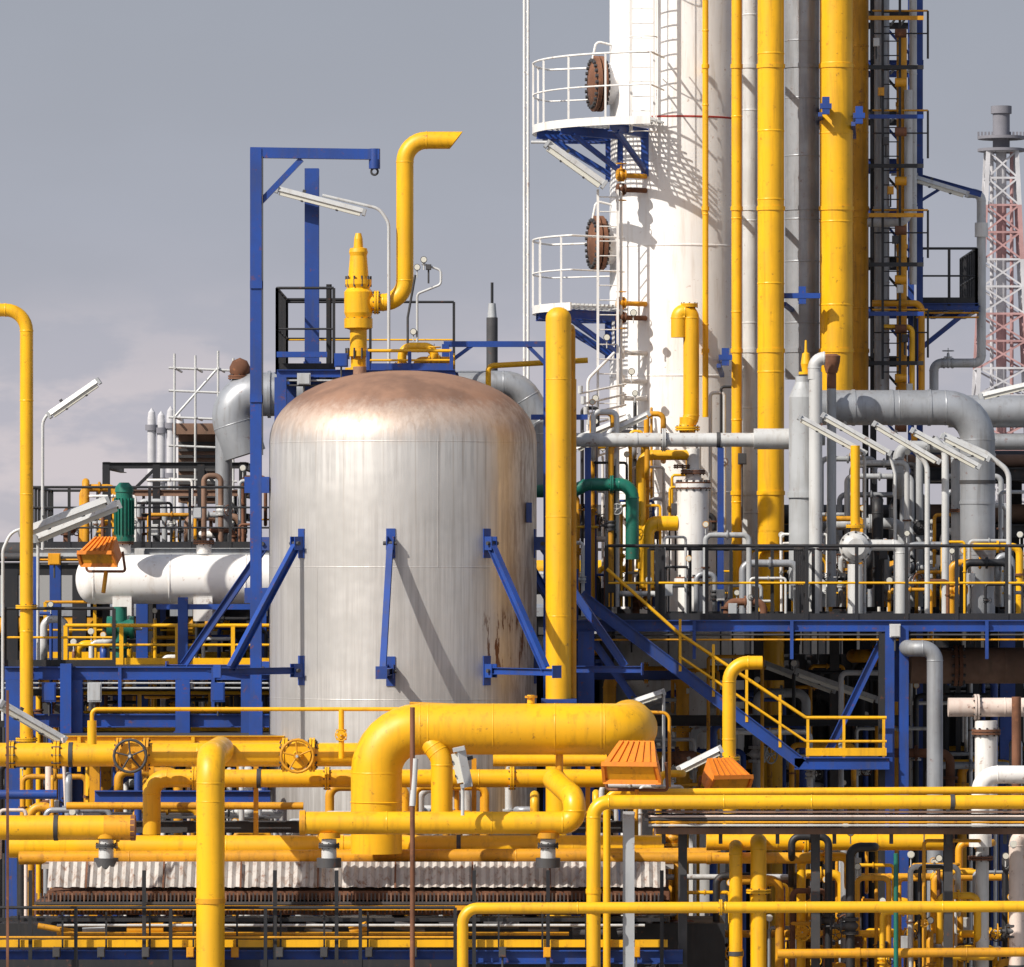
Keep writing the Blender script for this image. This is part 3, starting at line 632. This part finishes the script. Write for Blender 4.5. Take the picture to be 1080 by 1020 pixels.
# right distant steel structure (open)
b=B('ladder_tower_structure'); 
for yy in (14.,16.5):
    for u in (921,970): b.ibeam(Vector((P(u,0,14).x,yy,0)),Vector((P(u,0,14).x,yy,P(0,-60,14).z)),.12,.12,DK if u<930 else BL,Vector((0,1,0)))
for i in range(9):
    v=15+i*52; zz=P(0,v,14).z; x0=P(916,0,14).x;x1=P(974,0,14).x
    for yy in (14,16.5): b.ibeam(Vector((x0,yy,zz)),Vector((x1,yy,zz)),.1,.13,BL if i in (1,3,4,6) else DK)
    for k in range(5): b.beam(Vector((x0+.2*k,14.1,zz)),Vector((x0+.2*k,16.4,zz)),.03,.04,DK)
    b.beam(P(922,v,14),P(968,v+52,14),.05,.05,DK if i%2 else BL); b.beam(P(916,v+4,12.6),P(974,v+4,12.6),.07,.08,(YD,DK,BL,DK)[i%4])
    if i%2: b.rail([Vector((x0,12.8,zz+.04)),Vector((x1,12.8,zz+.04))],.9,DK,YD,DK,.5,.02,False)
    b.cyl(P(944,v+20,12.7),P(956,v+20,12.7),.09,YD if i%2 else RU); b.jbox(P(924+i*5,v+30,12.7),.12,.16,random.choice((LG,DG,YD)))
b.ladder(P(940,400,12.7),P(940,-40,12.7),.34,DK,Vector((1,0,0)))
b.done()
b=B('side_platform'); z=b.deck(966,1032,320,14,18,7,BL,DG,(),.2,None,False); f=lambda u,yy:Vector((P(u,320,14).x,yy,z)); b.rail([f(972,14),f(1030,14),f(1030,18)],1.1,DK,DK,DK,.55,.026,True,1); b.beam(P(968,370,14),P(1024,325,14),.1,.1,BL); b.beam(P(966,320,14),P(966,380,14),.1,.1,DK)
b.ibeam(P(960,184,14),P(1035,205,14),.1,.12,BL); b.beam(P(966,215,14),P(1000,194,14),.06,.06,BL); b.done()
TL(965,188,1020,205,13.8,[(968,184,13.8),(940,184,13.8)],0,.12)
b=B('vent_hook_pipe'); ppipe(b,[(1020,204,14.5),(1035,204,14.5),(1035,383,14.5),(985,383,14.5),(985,420,14.5)],4.9,LG,8); ppipe(b,[(1035,250,14.5),(1035,235,14.5)],7,WH); b.valve(P(1000,383,14.5),Vector((1,0,0)),R(3.5,14),LG,up,GR)
ppipe(b,[(958,95,13),(958,235,13),(915,235,13)],4.5,LG,12); ppipe(b,[(920,320,13),(972,320,13),(972,415,13)],3.5,YD,8); ppipe(b,[(930,345,12.8),(962,345,12.8),(962,415,12.8)],3,Y,6); b.done()

# distant red/white lattice flare mast
b=B('flare_stack_mast'); yy=260; zt3=P(0,160,yy).z; n=22; cx3=P(1056,0,yy).x
for i in range(n):
    t0=i/n;t1=(i+1)/n; z0=zt3*t0; z1=zt3*t1
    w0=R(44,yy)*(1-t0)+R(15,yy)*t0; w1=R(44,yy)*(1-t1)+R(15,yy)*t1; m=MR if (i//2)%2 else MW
    cs0=[Vector((cx3+a*w0,yy+c*w0,z0)) for a,c in ((-1,-1),(1,-1),(1,1),(-1,1))]; cs1=[Vector((cx3+a*w1,yy+c*w1,z1)) for a,c in ((-1,-1),(1,-1),(1,1),(-1,1))]
    for k in range(4):
        b.beam(cs0[k],cs1[k],.26,.26,m); b.beam(cs0[k],cs1[(k+1)%4],.11,.11,m); b.beam(cs0[(k+1)%4],cs1[k],.11,.11,m); b.beam(cs1[k],cs1[(k+1)%4],.13,.13,m)
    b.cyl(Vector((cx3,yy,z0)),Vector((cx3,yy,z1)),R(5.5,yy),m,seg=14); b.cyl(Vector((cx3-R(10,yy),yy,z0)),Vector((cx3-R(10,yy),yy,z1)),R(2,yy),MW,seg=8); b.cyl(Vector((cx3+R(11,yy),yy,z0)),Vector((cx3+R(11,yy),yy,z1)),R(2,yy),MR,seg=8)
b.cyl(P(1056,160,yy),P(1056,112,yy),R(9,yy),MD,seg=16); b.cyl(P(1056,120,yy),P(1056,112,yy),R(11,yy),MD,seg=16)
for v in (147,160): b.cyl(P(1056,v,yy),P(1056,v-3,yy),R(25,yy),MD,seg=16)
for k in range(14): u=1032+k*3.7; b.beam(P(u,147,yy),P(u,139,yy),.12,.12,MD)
b.done()

# ---------------------------------------------------------------- foreground manifold (in front of tank)
b=B('yellow_manifold'); y=-7.2
b.pipe(pp((397,900,y),(397,769,y),(636,769,y)),R(27,y),Y,R(46,y),40)
q=P(636,769,y); b.pipe([q-Vector((.01,0,0)),q+Vector((.48,0,0)),q+Vector((.48,2.6,0))],R(27,y),Y,.46,40)
for u in (452,520,585,634): b.lathe(P(u,769,y),Vector((1,0,0)),[(-.012,R(27,y)),(0,R(27.5,y)),(.012,R(27,y))],Y,40,True)
b.pipe(pp((420,780,y+.3),(452,780,y-.2),(466,800,y-.3),(466,862,y-.3)),R(11.5,y),Y,R(20,y),20)
ppipe(b,[(520,802,y+1.2),(640,802,y+1.2)],6.5,Y); b.pipe([P(590,790,y),P(590,815,y),P(608,840,y)],R(4,y),YD,.1,8)
b.lathe(P(397,846,y),up,[(-.012,R(27,y)),(0,R(28,y)),(.012,R(27,y))],Y,40)
b.cyl(P(560,742,y),P(560,733,y),R(4,y),Y); b.flange(P(560,735,y),up,R(4,y),YD,6)
b.done()
b=B('process_pipe'); y=-6.2; ppipe(b,[(-30,796,y),(420,796,y)],12.5,Y,None,28); b.valve(P(140,796,y),Vector((1,0,0)),R(11,y),YD,Vector((0,-1,0)),DG,None,R(17,y)); b.valve(P(315,796,y),Vector((1,0,0)),R(11,y),Y,Vector((0,-1,0)),YD,None,R(17,y)); 
for u in (12,300,330,60): b.flange(P(u,796,y),Vector((1,0,0)),R(12,y),Y,10,1.25)
b.done()
b=B('process_pipe'); y=-5.4; ppipe(b,[(160,880,y),(160,821,y),(640,821,y)],9.5,Y,16,20); b.flange(P(205,821,y),Vector((1,0,0)),R(9,y),Y,8,1.4); b.flange(P(345,821,y),Vector((1,0,0)),R(9,y),Y,8,1.4); b.flange(P(540,821,y),Vector((1,0,0)),R(9,y),Y,8,1.4); b.done()
b=B('process_pipe'); y=-8.6; ppipe(b,[(318,868,y),(606,868,y),(606,842,y),(584,822,y+1.2)],12,Y,16,24); b.cyl(P(322,868,y),P(316,868,y),R(13.5,y),YD); b.done()
b=B('process_pipe'); y=-7.6; ppipe(b,[(-30,873,y),(120,873,y)],13,Y,None,24); b.pipe(pp((110,873,y),(142,873,y)),R(13.3,y),YD,None,24); b.cyl(P(138,873,y),P(143,873,y),R(13.7,y),RU); b.done()
b=B('process_pipe'); y=-6; ppipe(b,[(10,893,y),(700,893,y)],12,Y,None,24); b.flange(P(120,893,y),Vector((1,0,0)),R(12,y),Y,10,1.2); b.done()
b=B('process_pipe'); y=-6.6; ppipe(b,[(20,905,y),(760,901,y)],7,YD,None,20); b.done()
b=B('process_pipe'); y=-4.6; ppipe(b,[(70,850,y),(320,850,y)],4,YD); ppipe(b,[(-20,850,y),(-20,838,y),(60,838,y)],5,BL); b.done()
b=B('front_drop_pipe'); y=-9.5; r=R(15,y); b.pipe([P(222,798,y)+Vector((0,3.1,0)),P(222,798,y),Vector((P(222,0,y).x,y,0))],r,Y,.42,28); b.lathe(P(222,845,y),up,[(-.01,r),(0,r+.008),(.01,r)],Y,28,True); b.lathe(P(222,950,y),up,[(-.04,r),(-.04,r+.015),(.04,r+.015),(.04,r)],YD,28);b.done()
b=B('instrument_air_line'); y=-7; ppipe(b,[(97,785,y),(97,748,y),(432,748,y)],2.2,Y,6,10); b.valve(P(360,775,y),up,R(3.5,y),Y,Vector((0,-1,0)));ppipe(b,[(360,748,y),(360,800,y)],3,Y); ppipe(b,[(97,760,y),(97,785,y)],4.9,Y)
ppipe(b,[(432,742,y+1.5),(706,752,y+1.5),(706,830,y+1.5)],1.8,YD,8,8); b.done()
b=B('rusted_support_post'); b.cyl(Vector((P(435,0,-10).x,-10,0)),P(435,746,-10),R(2.6,-10),RU); b.cyl(P(435,850,-10),P(438,800,-10),.05,LG); b.beam(P(8,1100,-10),P(8,728,-10),.04,.06,RU); b.done()
b=B('drain_valve_spool')
for u,y in ((112,-7.6),(347,-8.6),(578,-8.6)):
    b.cyl(P(u,915,y),P(u,885,y),R(8,y),LG); b.flange(P(u,892,y),up,R(8,y),DG,8,1.4); b.cyl(P(u,915,y),P(u,905,y),R(13,y),DG); b.cyl(P(u,884,y),P(u,878,y),R(12,y),YD)
b.done()
b=B('tank_support_frame'); 
for u in (140,200,300,420,560,640): b.ibeam(Vector((P(u,0,-5.0).x,-5.0,0)),P(u,910,-5.0),.2,.2,DG,Vector((0,1,0))); 
for u in (160,270,500,620): b.beam(P(u,905,-5.1),P(u,800,-5.1),.08,.1,YD)
b.ibeam(P(100,872,-4.5),P(660,872,-4.5),.16,.2,DG); b.ibeam(P(100,840,-3),P(285,840,-3),.16,.2,BL)
b.box(P(80,862,-2),P(300,858,0),DG); b.done()

# ---------------------------------------------------------------- air cooler bank at the bottom
b=B('air_cooler_bank'); y=-8
x0=P(50,0,y).x; x1=P(702,0,y).x; zt4=P(0,910,y).z; zb4=P(0,936,y).z; nx=int((x1-x0)/.033)
vs=[];fs=[]
for i in range(nx+1):
    x=x0+(x1-x0)*i/nx; dd=.032*math.cos(i*math.pi/2)
    vs+=[(x,y-.04+dd,zb4+(.012 if (i//4)%2 else 0)),(x,y+.30+dd,zt4)]
for i in range(nx): fs.append((2*i,2*i+2,2*i+3,2*i+1))
b.add(vs,fs,CG,False)
for i in range(8): xx=x0+(x1-x0)*(i+.5)/8; b.beam(Vector((xx,y-.09,zb4)),Vector((xx,y+.24,zt4)),.03,.02,RU,up)
b.box(P(44,912,y+.36),P(706,908,y+2.85),CG)
b.box(P(50,940,y),P(702,938.5,y+2.8),RU)
b.box(P(36,965,y-.02),P(702,941,y+2.8),RU)
for i in range(160): u=38+i*4.15; b.box(P(u,964,y-.05),P(u+1.6,942,y-.025),DG if i%3 else BR)
b.box(P(36,954,y-.09),P(702,951,y-.06),DG)
b.box(P(0,1100,y+1),P(760,966,y+3),DK)  # black box standing in for the shaded void below the cooler
b.box(P(30,960,y-.3),P(704,955,y-.12),YD); b.box(P(-20,999,y-.9),P(704,991,y-.8),Y); b.ibeam(P(-20,1009,y-.8),P(720,1009,y-.8),.2,.22,BL)
b.box(P(-20,972,y-.86),P(704,968,y-.82),DK)
for u in (32,152,290,355,500,578,698): b.beam(P(u,1100,y-1),P(u,918,y-1),.06,.06,DK)
for u in range(20,700,46): b.beam(P(u,1000,y-.95),P(u,962,y-.95),.03,.03,DK)
for i in range(14): 
    u=40+i*47; m=random.choice((YD,DG,RU,GR,DG)); b.cyl(P(u,980+random.uniform(-5,5),y-.5),P(u+random.uniform(15,40),980+random.uniform(-5,5),y-.5),random.uniform(.04,.1),m)
    b.jbox(P(u+20,1004,y-.95),.12,.16,random.choice((DG,YD,DG)))
ppipe(b,[(60,985,y-.6),(600,985,y-.6)],2,YD); ppipe(b,[(60,976,y-.6),(680,976,y-.6)],1.5,LG)
b.rail([P(-20,1020,y-1.1),P(480,1020,y-1.1)],.95,DK,DK,YD,1.5,.026)
b.done()

# ---------------------------------------------------------------- bottom right pipe rack
b=B('pipe_loop'); y=-10; ppipe(b,[(626,1120,y),(626,846,y),(1120,846,y)],7.5,Y,16,20); b.flange(P(626,960,y),up,R(7,y),Y,8,1.4); b.done()
b=B('pipe_loop'); y=-9; ppipe(b,[(640,1120,y),(640,836,y),(1120,833,y)],4,Y,12,14); b.done()
b=B('pipe_loop'); y=-11; ppipe(b,[(488,1120,y),(488,958,y),(1120,956,y)],6,Y,16,18); b.flange(P(760,957,y),Vector((1,0,0)),R(6,y),Y,8,1.4); b.done()
b=B('cable_tray'); y=-9.2; b.box(P(680,866,y),P(1100,858,y+.5),DG); b.box(P(684,857.5,y-.02),P(1100,855,y+.52),BR); b.box(P(690,880,y+.1),P(1100,872,y+.5),BR)
for k in range(4): b.cyl(P(684,861+k*3.2,y-.06),P(1100,861+k*3.2,y-.06),.02,(PK,DG,YD,LG)[k],seg=6)
for u in range(700,1100,60): b.beam(P(u,890,y+.2),P(u,850,y+.2),.06,.06,DG)
for u in (720,860,1000): b.ibeam(Vector((P(u,0,y+.6).x,y+.6,0)),P(u,880,y+.6),.14,.14,DG)
b.done()
b=B('process_pipe'); ppipe(b,[(745,888,-7),(1000,888,-7)],9,Y,None,20); b.flange(P(850,888,-7),Vector((1,0,0)),R(9,-7),Y); ppipe(b,[(640,905,-7.5),(860,905,-7.5)],6,YD); b.done()
b=B('steel_post'); b.ibeam(Vector((P(663,0,-9.6).x,-9.6,0)),P(663,856,-9.6),R(12,-9.6),R(12,-9.6),GR); b.done()
b=B('vertical_pipe_pair'); y=-8.5; ppipe(b,[(776,1120,y),(776,893,y),(776,893,y+2)],7,Y,8,18); ppipe(b,[(800,1120,y),(800,888,y),(800,888,y+2)],8.5,Y,8,18); b.flange(P(800,940,y),up,R(8,y),Y); b.done()
b=B('white_riser_pipe'); y=-8; ppipe(b,[(1120,817,y),(1034,817,y),(1034,890,y)],9.5,WH,18,20); ppipe(b,[(1036,890,y),(1036,1120,y)],7,LG); b.cyl(P(1034,893,y),P(1034,880,y),R(12,y),WH); b.flange(P(1034,905,y),up,R(8,y),RU)
ppipe(b,[(1072,1120,y),(1072,880,y),(1120,880,y)],8,PK,12); b.done()
b=B('green_drain_line'); y=-9; ppipe(b,[(945,1120,y),(945,900,y)],2.5,GN); b.done()
b=B('yellow_utility_header'); ppipe(b,[(835,985,-6.5),(1100,985,-6.5)],4,Y); ppipe(b,[(820,1006,-8.8),(1100,1004,-8.8)],5,YD); ppipe(b,[(850,925,-5.5),(1100,925,-5.5)],4,YD); ppipe(b,[(640,985,-6),(835,985,-6)],4,YD); ppipe(b,[(700,925,-6),(850,925,-6)],3,LG)
for u in (880,960,1050): b.valve(P(u,985,-6.5),Vector((1,0,0)),R(4,-6),Y,Vector((0,-1,0)),DG)
for u in (840,905,990,1060): b.ibeam(Vector((P(u,0,-6.2).x,-6.2,0)),P(u,905,-6.2),.1,.12,DG)
b.done()

def clutter(name,u0,u1,vt,vb,y0,y1,n,mats,rs=(2,3,4,6),hspan=(20,90),to_ground=False,valves=.4):
    b=B(name)
    for i in range(n):
        y=random.uniform(y0,y1); r=random.choice(rs); m=random.choice(mats); u=random.uniform(u0,u1); v=random.uniform(vt,vb)
        du=random.choice((-1,1))*random.uniform(*hspan); u2=min(max(u+du,u0),u1)
        if abs(u2-u)<8: continue
        kind=random.random()
        if kind<.3: pts=[(u,vb,y),(u,v,y),(u2,v,y),(u2,vb,y)]
        elif kind<.6: pts=[(u,vb,y),(u,v,y),(u2,v,y),(u2,v+random.uniform(15,50),y),(u2,v+50,y+1.5)]
        elif kind<.8: pts=[(u,vb,y),(u,v,y),(u2,v,y),(u2,v,y+2)]
        else: pts=[(u,vb,y),(u,v,y),(u,v,y+1.5)]
        if pts[1][1]>vb-10: continue
        ppipe(b,pts,min(r,4.9) if r<6 else r,m,r*2.2,10 if r<4 else 14)
        if to_ground: b.cyl(P(u,vb,y),Vector((P(u,0,y).x,y,0)),R(r,y),m,seg=10)
        rr=R(r,y)
        if random.random()<valves and vb-v>25:
            b.valve(P(u,(v+vb)/2,y),up,rr*1.1,m if random.random()<.6 else random.choice((RU,DG,LG)),random.choice((Vector((0,-1,0)),Vector((-1,0,0)),Vector((.7,-.7,0)))),random.choice((m,DK,RU)))
        else: b.flange(P(u,v+(vb-v)*.4,y),up,rr,random.choice((m,RU)),6)
        if kind<.8 and abs(u2-u)>30: b.flange(P((u+u2)/2,v,y),Vector((1,0,0)),rr,m,6)
        w=random.random()
        if w<.3: b.gauge(P(u,v,y)+Vector((0,-rr,rr*1.5+.12)),.06,random.choice((DG,LG,YD)))
        elif w<.5: q=P(u+6,(v+vb)/2,y-.3); b.jbox(q,.16,.22,random.choice((GR,LG,DG,DG))); b.cyl(q-up*1.2,q,.018,DG,seg=6)
    b.done()
clutter('valve_manifold_piping',835,1080,880,1060,-8.5,-5,66,[Y,Y,Y,YD,YD,YD,LG,DK,DK,RU,CL],(2,2,3,3,4,5),(15,60),True,.6)
clutter('small_bore_piping',600,1080,560,650,5,12,54,[LG,GR,GR,Y,YD,DK,DK,WH,CL,RU],(1.5,2,3,4),(10,60),False,.5)
clutter('instrument_piping',600,700,430,640,8.5,12,34,[WH,LG,Y,YD,DK,BL,CL],(1.5,1.5,2,3,3),(10,45),False,.5)
clutter('drain_piping',640,1080,690,860,5,14,64,[YD,YD,LG,DK,DK,CL,GR,RU,BL],(2,2,3,4,5,7),(20,100),True,.4)
clutter('left_small_bore_piping',30,290,640,780,6,12,56,[Y,YD,LG,DK,WH,RU,BL],(2,2,3,4),(15,80),True,.5)
clutter('upper_left_piping',60,280,500,575,8,12,34,[GR,YD,GR,DK,WH,BR,RU],(1.5,2,3,4),(15,60),False,.4)
clutter('lower_left_piping',0,290,790,900,-3,3,44,[Y,YD,YD,LG,DK,BL,CL,PK],(2,3,4,5),(20,80),True,.4)
clutter('tank_base_piping',290,720,815,900,-4.4,-3,30,[Y,YD,LG,CL,GR],(2,3,4,5),(20,80),True,.4)
clutter('middle_right_piping',850,1080,470,640,9.5,14,36,[LG,GR,GR,YD,DK,CL],(2,3,4,6),(15,70),False,.4)
clutter('bottom_middle_piping',640,850,900,1080,-7,-4,36,[Y,YD,DK,CL,RU],(2,3,4,5),(20,60),True,.5)
clutter('column_base_piping',620,800,400,560,10.2,11.6,14,[WH,LG,Y,YD,DK],(1.5,2,3),(10,40),False,.5)

# ---------------------------------------------------------------- background plant
def rack(name,u0,u1,vs_,y0,y1,cols,mat=DK,pipes=7):
    b=B(name); zt=P(0,vs_[0],y0).z
    for k in range(cols+1):
        u=u0+(u1-u0)*k/cols; x=P(u,0,y0).x
        for yy in (y0,y1): b.ibeam(Vector((x,yy,0)),Vector((x,yy,zt)),.28,.28,mat,Vector((0,1,0)))
    for v in vs_:
        z=P(0,v,y0).z
        for yy in (y0,y1): b.ibeam(Vector((P(u0,0,y0).x,yy,z)),Vector((P(u1,0,y0).x,yy,z)),.2,.26,mat)
        for i in range(pipes):
            r=random.choice((.06,.09,.13,.2)); yy=y0+.3+(y1-y0-.6)*(i+.5)/pipes; m=random.choice((Y,YD,CL,GR,DG,BR,LG,DG))
            b.cyl(Vector((P(u0-10,0,y0).x,yy,z+.15+r)),Vector((P(u1+10,0,y0).x,yy,z+.15+r)),r,m,seg=14)
        b.box((P(u0,0,y0).x,y0+.2,z-.1),(P(u1,0,y0).x,y1-.2,z-.06),DK)
    b.done()
rack('pipe_rack',-60,300,(600,680,760,840),16,21,5)
rack('pipe_rack',600,1150,(560,650,735,810),17,23,7)
rack('pipe_rack',250,640,(620,700,780),12,16,4)
rack('pipe_rack',960,1160,(500,560),15,20,3)
def wall(b,u0,u1,v,y):
    a=P(u0,v,y);c=P(u1,v,y); b.box((a.x,y,0),(c.x,y+10,a.z),DG)
    n=int((c.x-a.x)/.35)
    for i in range(n): b.box((a.x+i*.35,y-.04,0),(a.x+i*.35+.16,y-.003,a.z-.1),DK)
    b.box((a.x-.2,y-.2,a.z),(c.x+.2,y+10.2,a.z+.2),CL)
b=B('shade_backdrop_block'); wall(b,-120,620,650,30); b.done()  # both dark blocks are added to stand in for the shaded plant interior
b=B('shade_backdrop_block'); wall(b,640,1300,600,32); b.done()
b=B('shade_backdrop_wall'); a=P(560,690,14); c=P(1000,690,14); b.box((a.x,14,0),(c.x,14.3,a.z),DK)  # black ribbed sheet added as the deep shade under the right platform
for i in range(40): b.box((a.x+i*.23,13.95,0),(a.x+i*.23+.1,13.995,a.z),DK)
b.done()

# ---------------------------------------------------------------- world, sun, camera
EL=math.radians(40); AZ=math.radians(228)
w=bpy.data.worlds.new("World"); scene.world=w; w.use_nodes=True; nt=w.node_tree
bg=nt.nodes['Background']; sky=nn(nt,'ShaderNodeTexSky'); sky.sky_type='NISHITA'; sky.sun_disc=False; sky.sun_elevation=EL; sky.sun_rotation=AZ; sky.dust_density=3
tc=nn(nt,'ShaderNodeTexCoord'); sep=nn(nt,'ShaderNodeSeparateXYZ'); nt.links.new(tc.outputs['Generated'],sep.inputs[0]); z=sep.outputs[2]
cr=nn(nt,'ShaderNodeValToRGB'); e=cr.color_ramp; nt.links.new(mrange(nt,z,0,.12,0,1,False),cr.inputs[0])
e.elements[0].position=0; e.elements[0].color=(.54,.51,.55,1); e.elements[1].position=1; e.elements[1].color=(.33,.36,.415,1)
x=e.elements.new(.2); x.color=(.49,.48,.54,1); x=e.elements.new(.5); x.color=(.40,.42,.485,1)
cl=noise(nt,stretch(nt,tc.outputs['Generated'],(38,38,95)),1.,6,.55)
lowx=mrange(nt,sep.outputs[0],.02,-.05,.35,1.)
mask=mth(nt,'MULTIPLY',mth(nt,'MULTIPLY',mrange(nt,cl,.44,.60),mrange(nt,z,.052,.022,.0,.85)),lowx)
cc=mixc(nt,mask,cr.outputs[0],(.66,.60,.62))
c2=noise(nt,stretch(nt,tc.outputs['Generated'],(14,14,34)),1.3,4,.5)
cc=mixc(nt,mrange(nt,c2,.35,.7,0,.3),cc,(.34,.36,.41))
cc=mixc(nt,1.,cc,(9.1,9.1,9.1),'MULTIPLY')
hi=mrange(nt,z,.12,.5,.0,.85)
fin=mixc(nt,hi,cc,sky.outputs[0]); nt.links.new(fin,bg.inputs[0]); bg.inputs[1].default_value=.11
s=bpy.data.lights.new('sun','SUN'); s.energy=5.0; s.angle=math.radians(.5); s.color=(1,.94,.85)
so=bpy.data.objects.new('sun',s); scene.collection.objects.link(so)
d=Vector((math.sin(AZ)*math.cos(EL),math.cos(AZ)*math.cos(EL),math.sin(EL))); so.rotation_euler=d.to_track_quat('Z','Y').to_euler()
cam=bpy.data.cameras.new('camera'); co=bpy.data.objects.new('camera',cam); scene.collection.objects.link(co)
co.location=(0,-D,CAMZ); co.rotation_euler=(math.radians(90),0,0); cam.lens=200; cam.sensor_width=36; cam.shift_y=80/1080; cam.clip_end=20000; cam.clip_start=1
scene.camera=co
scene.view_settings.view_transform='Standard'; scene.view_settings.look='None'; scene.view_settings.exposure=0
print('polys',sum(len(o.data.polygons) for o in scene.objects if o.type=='MESH'))
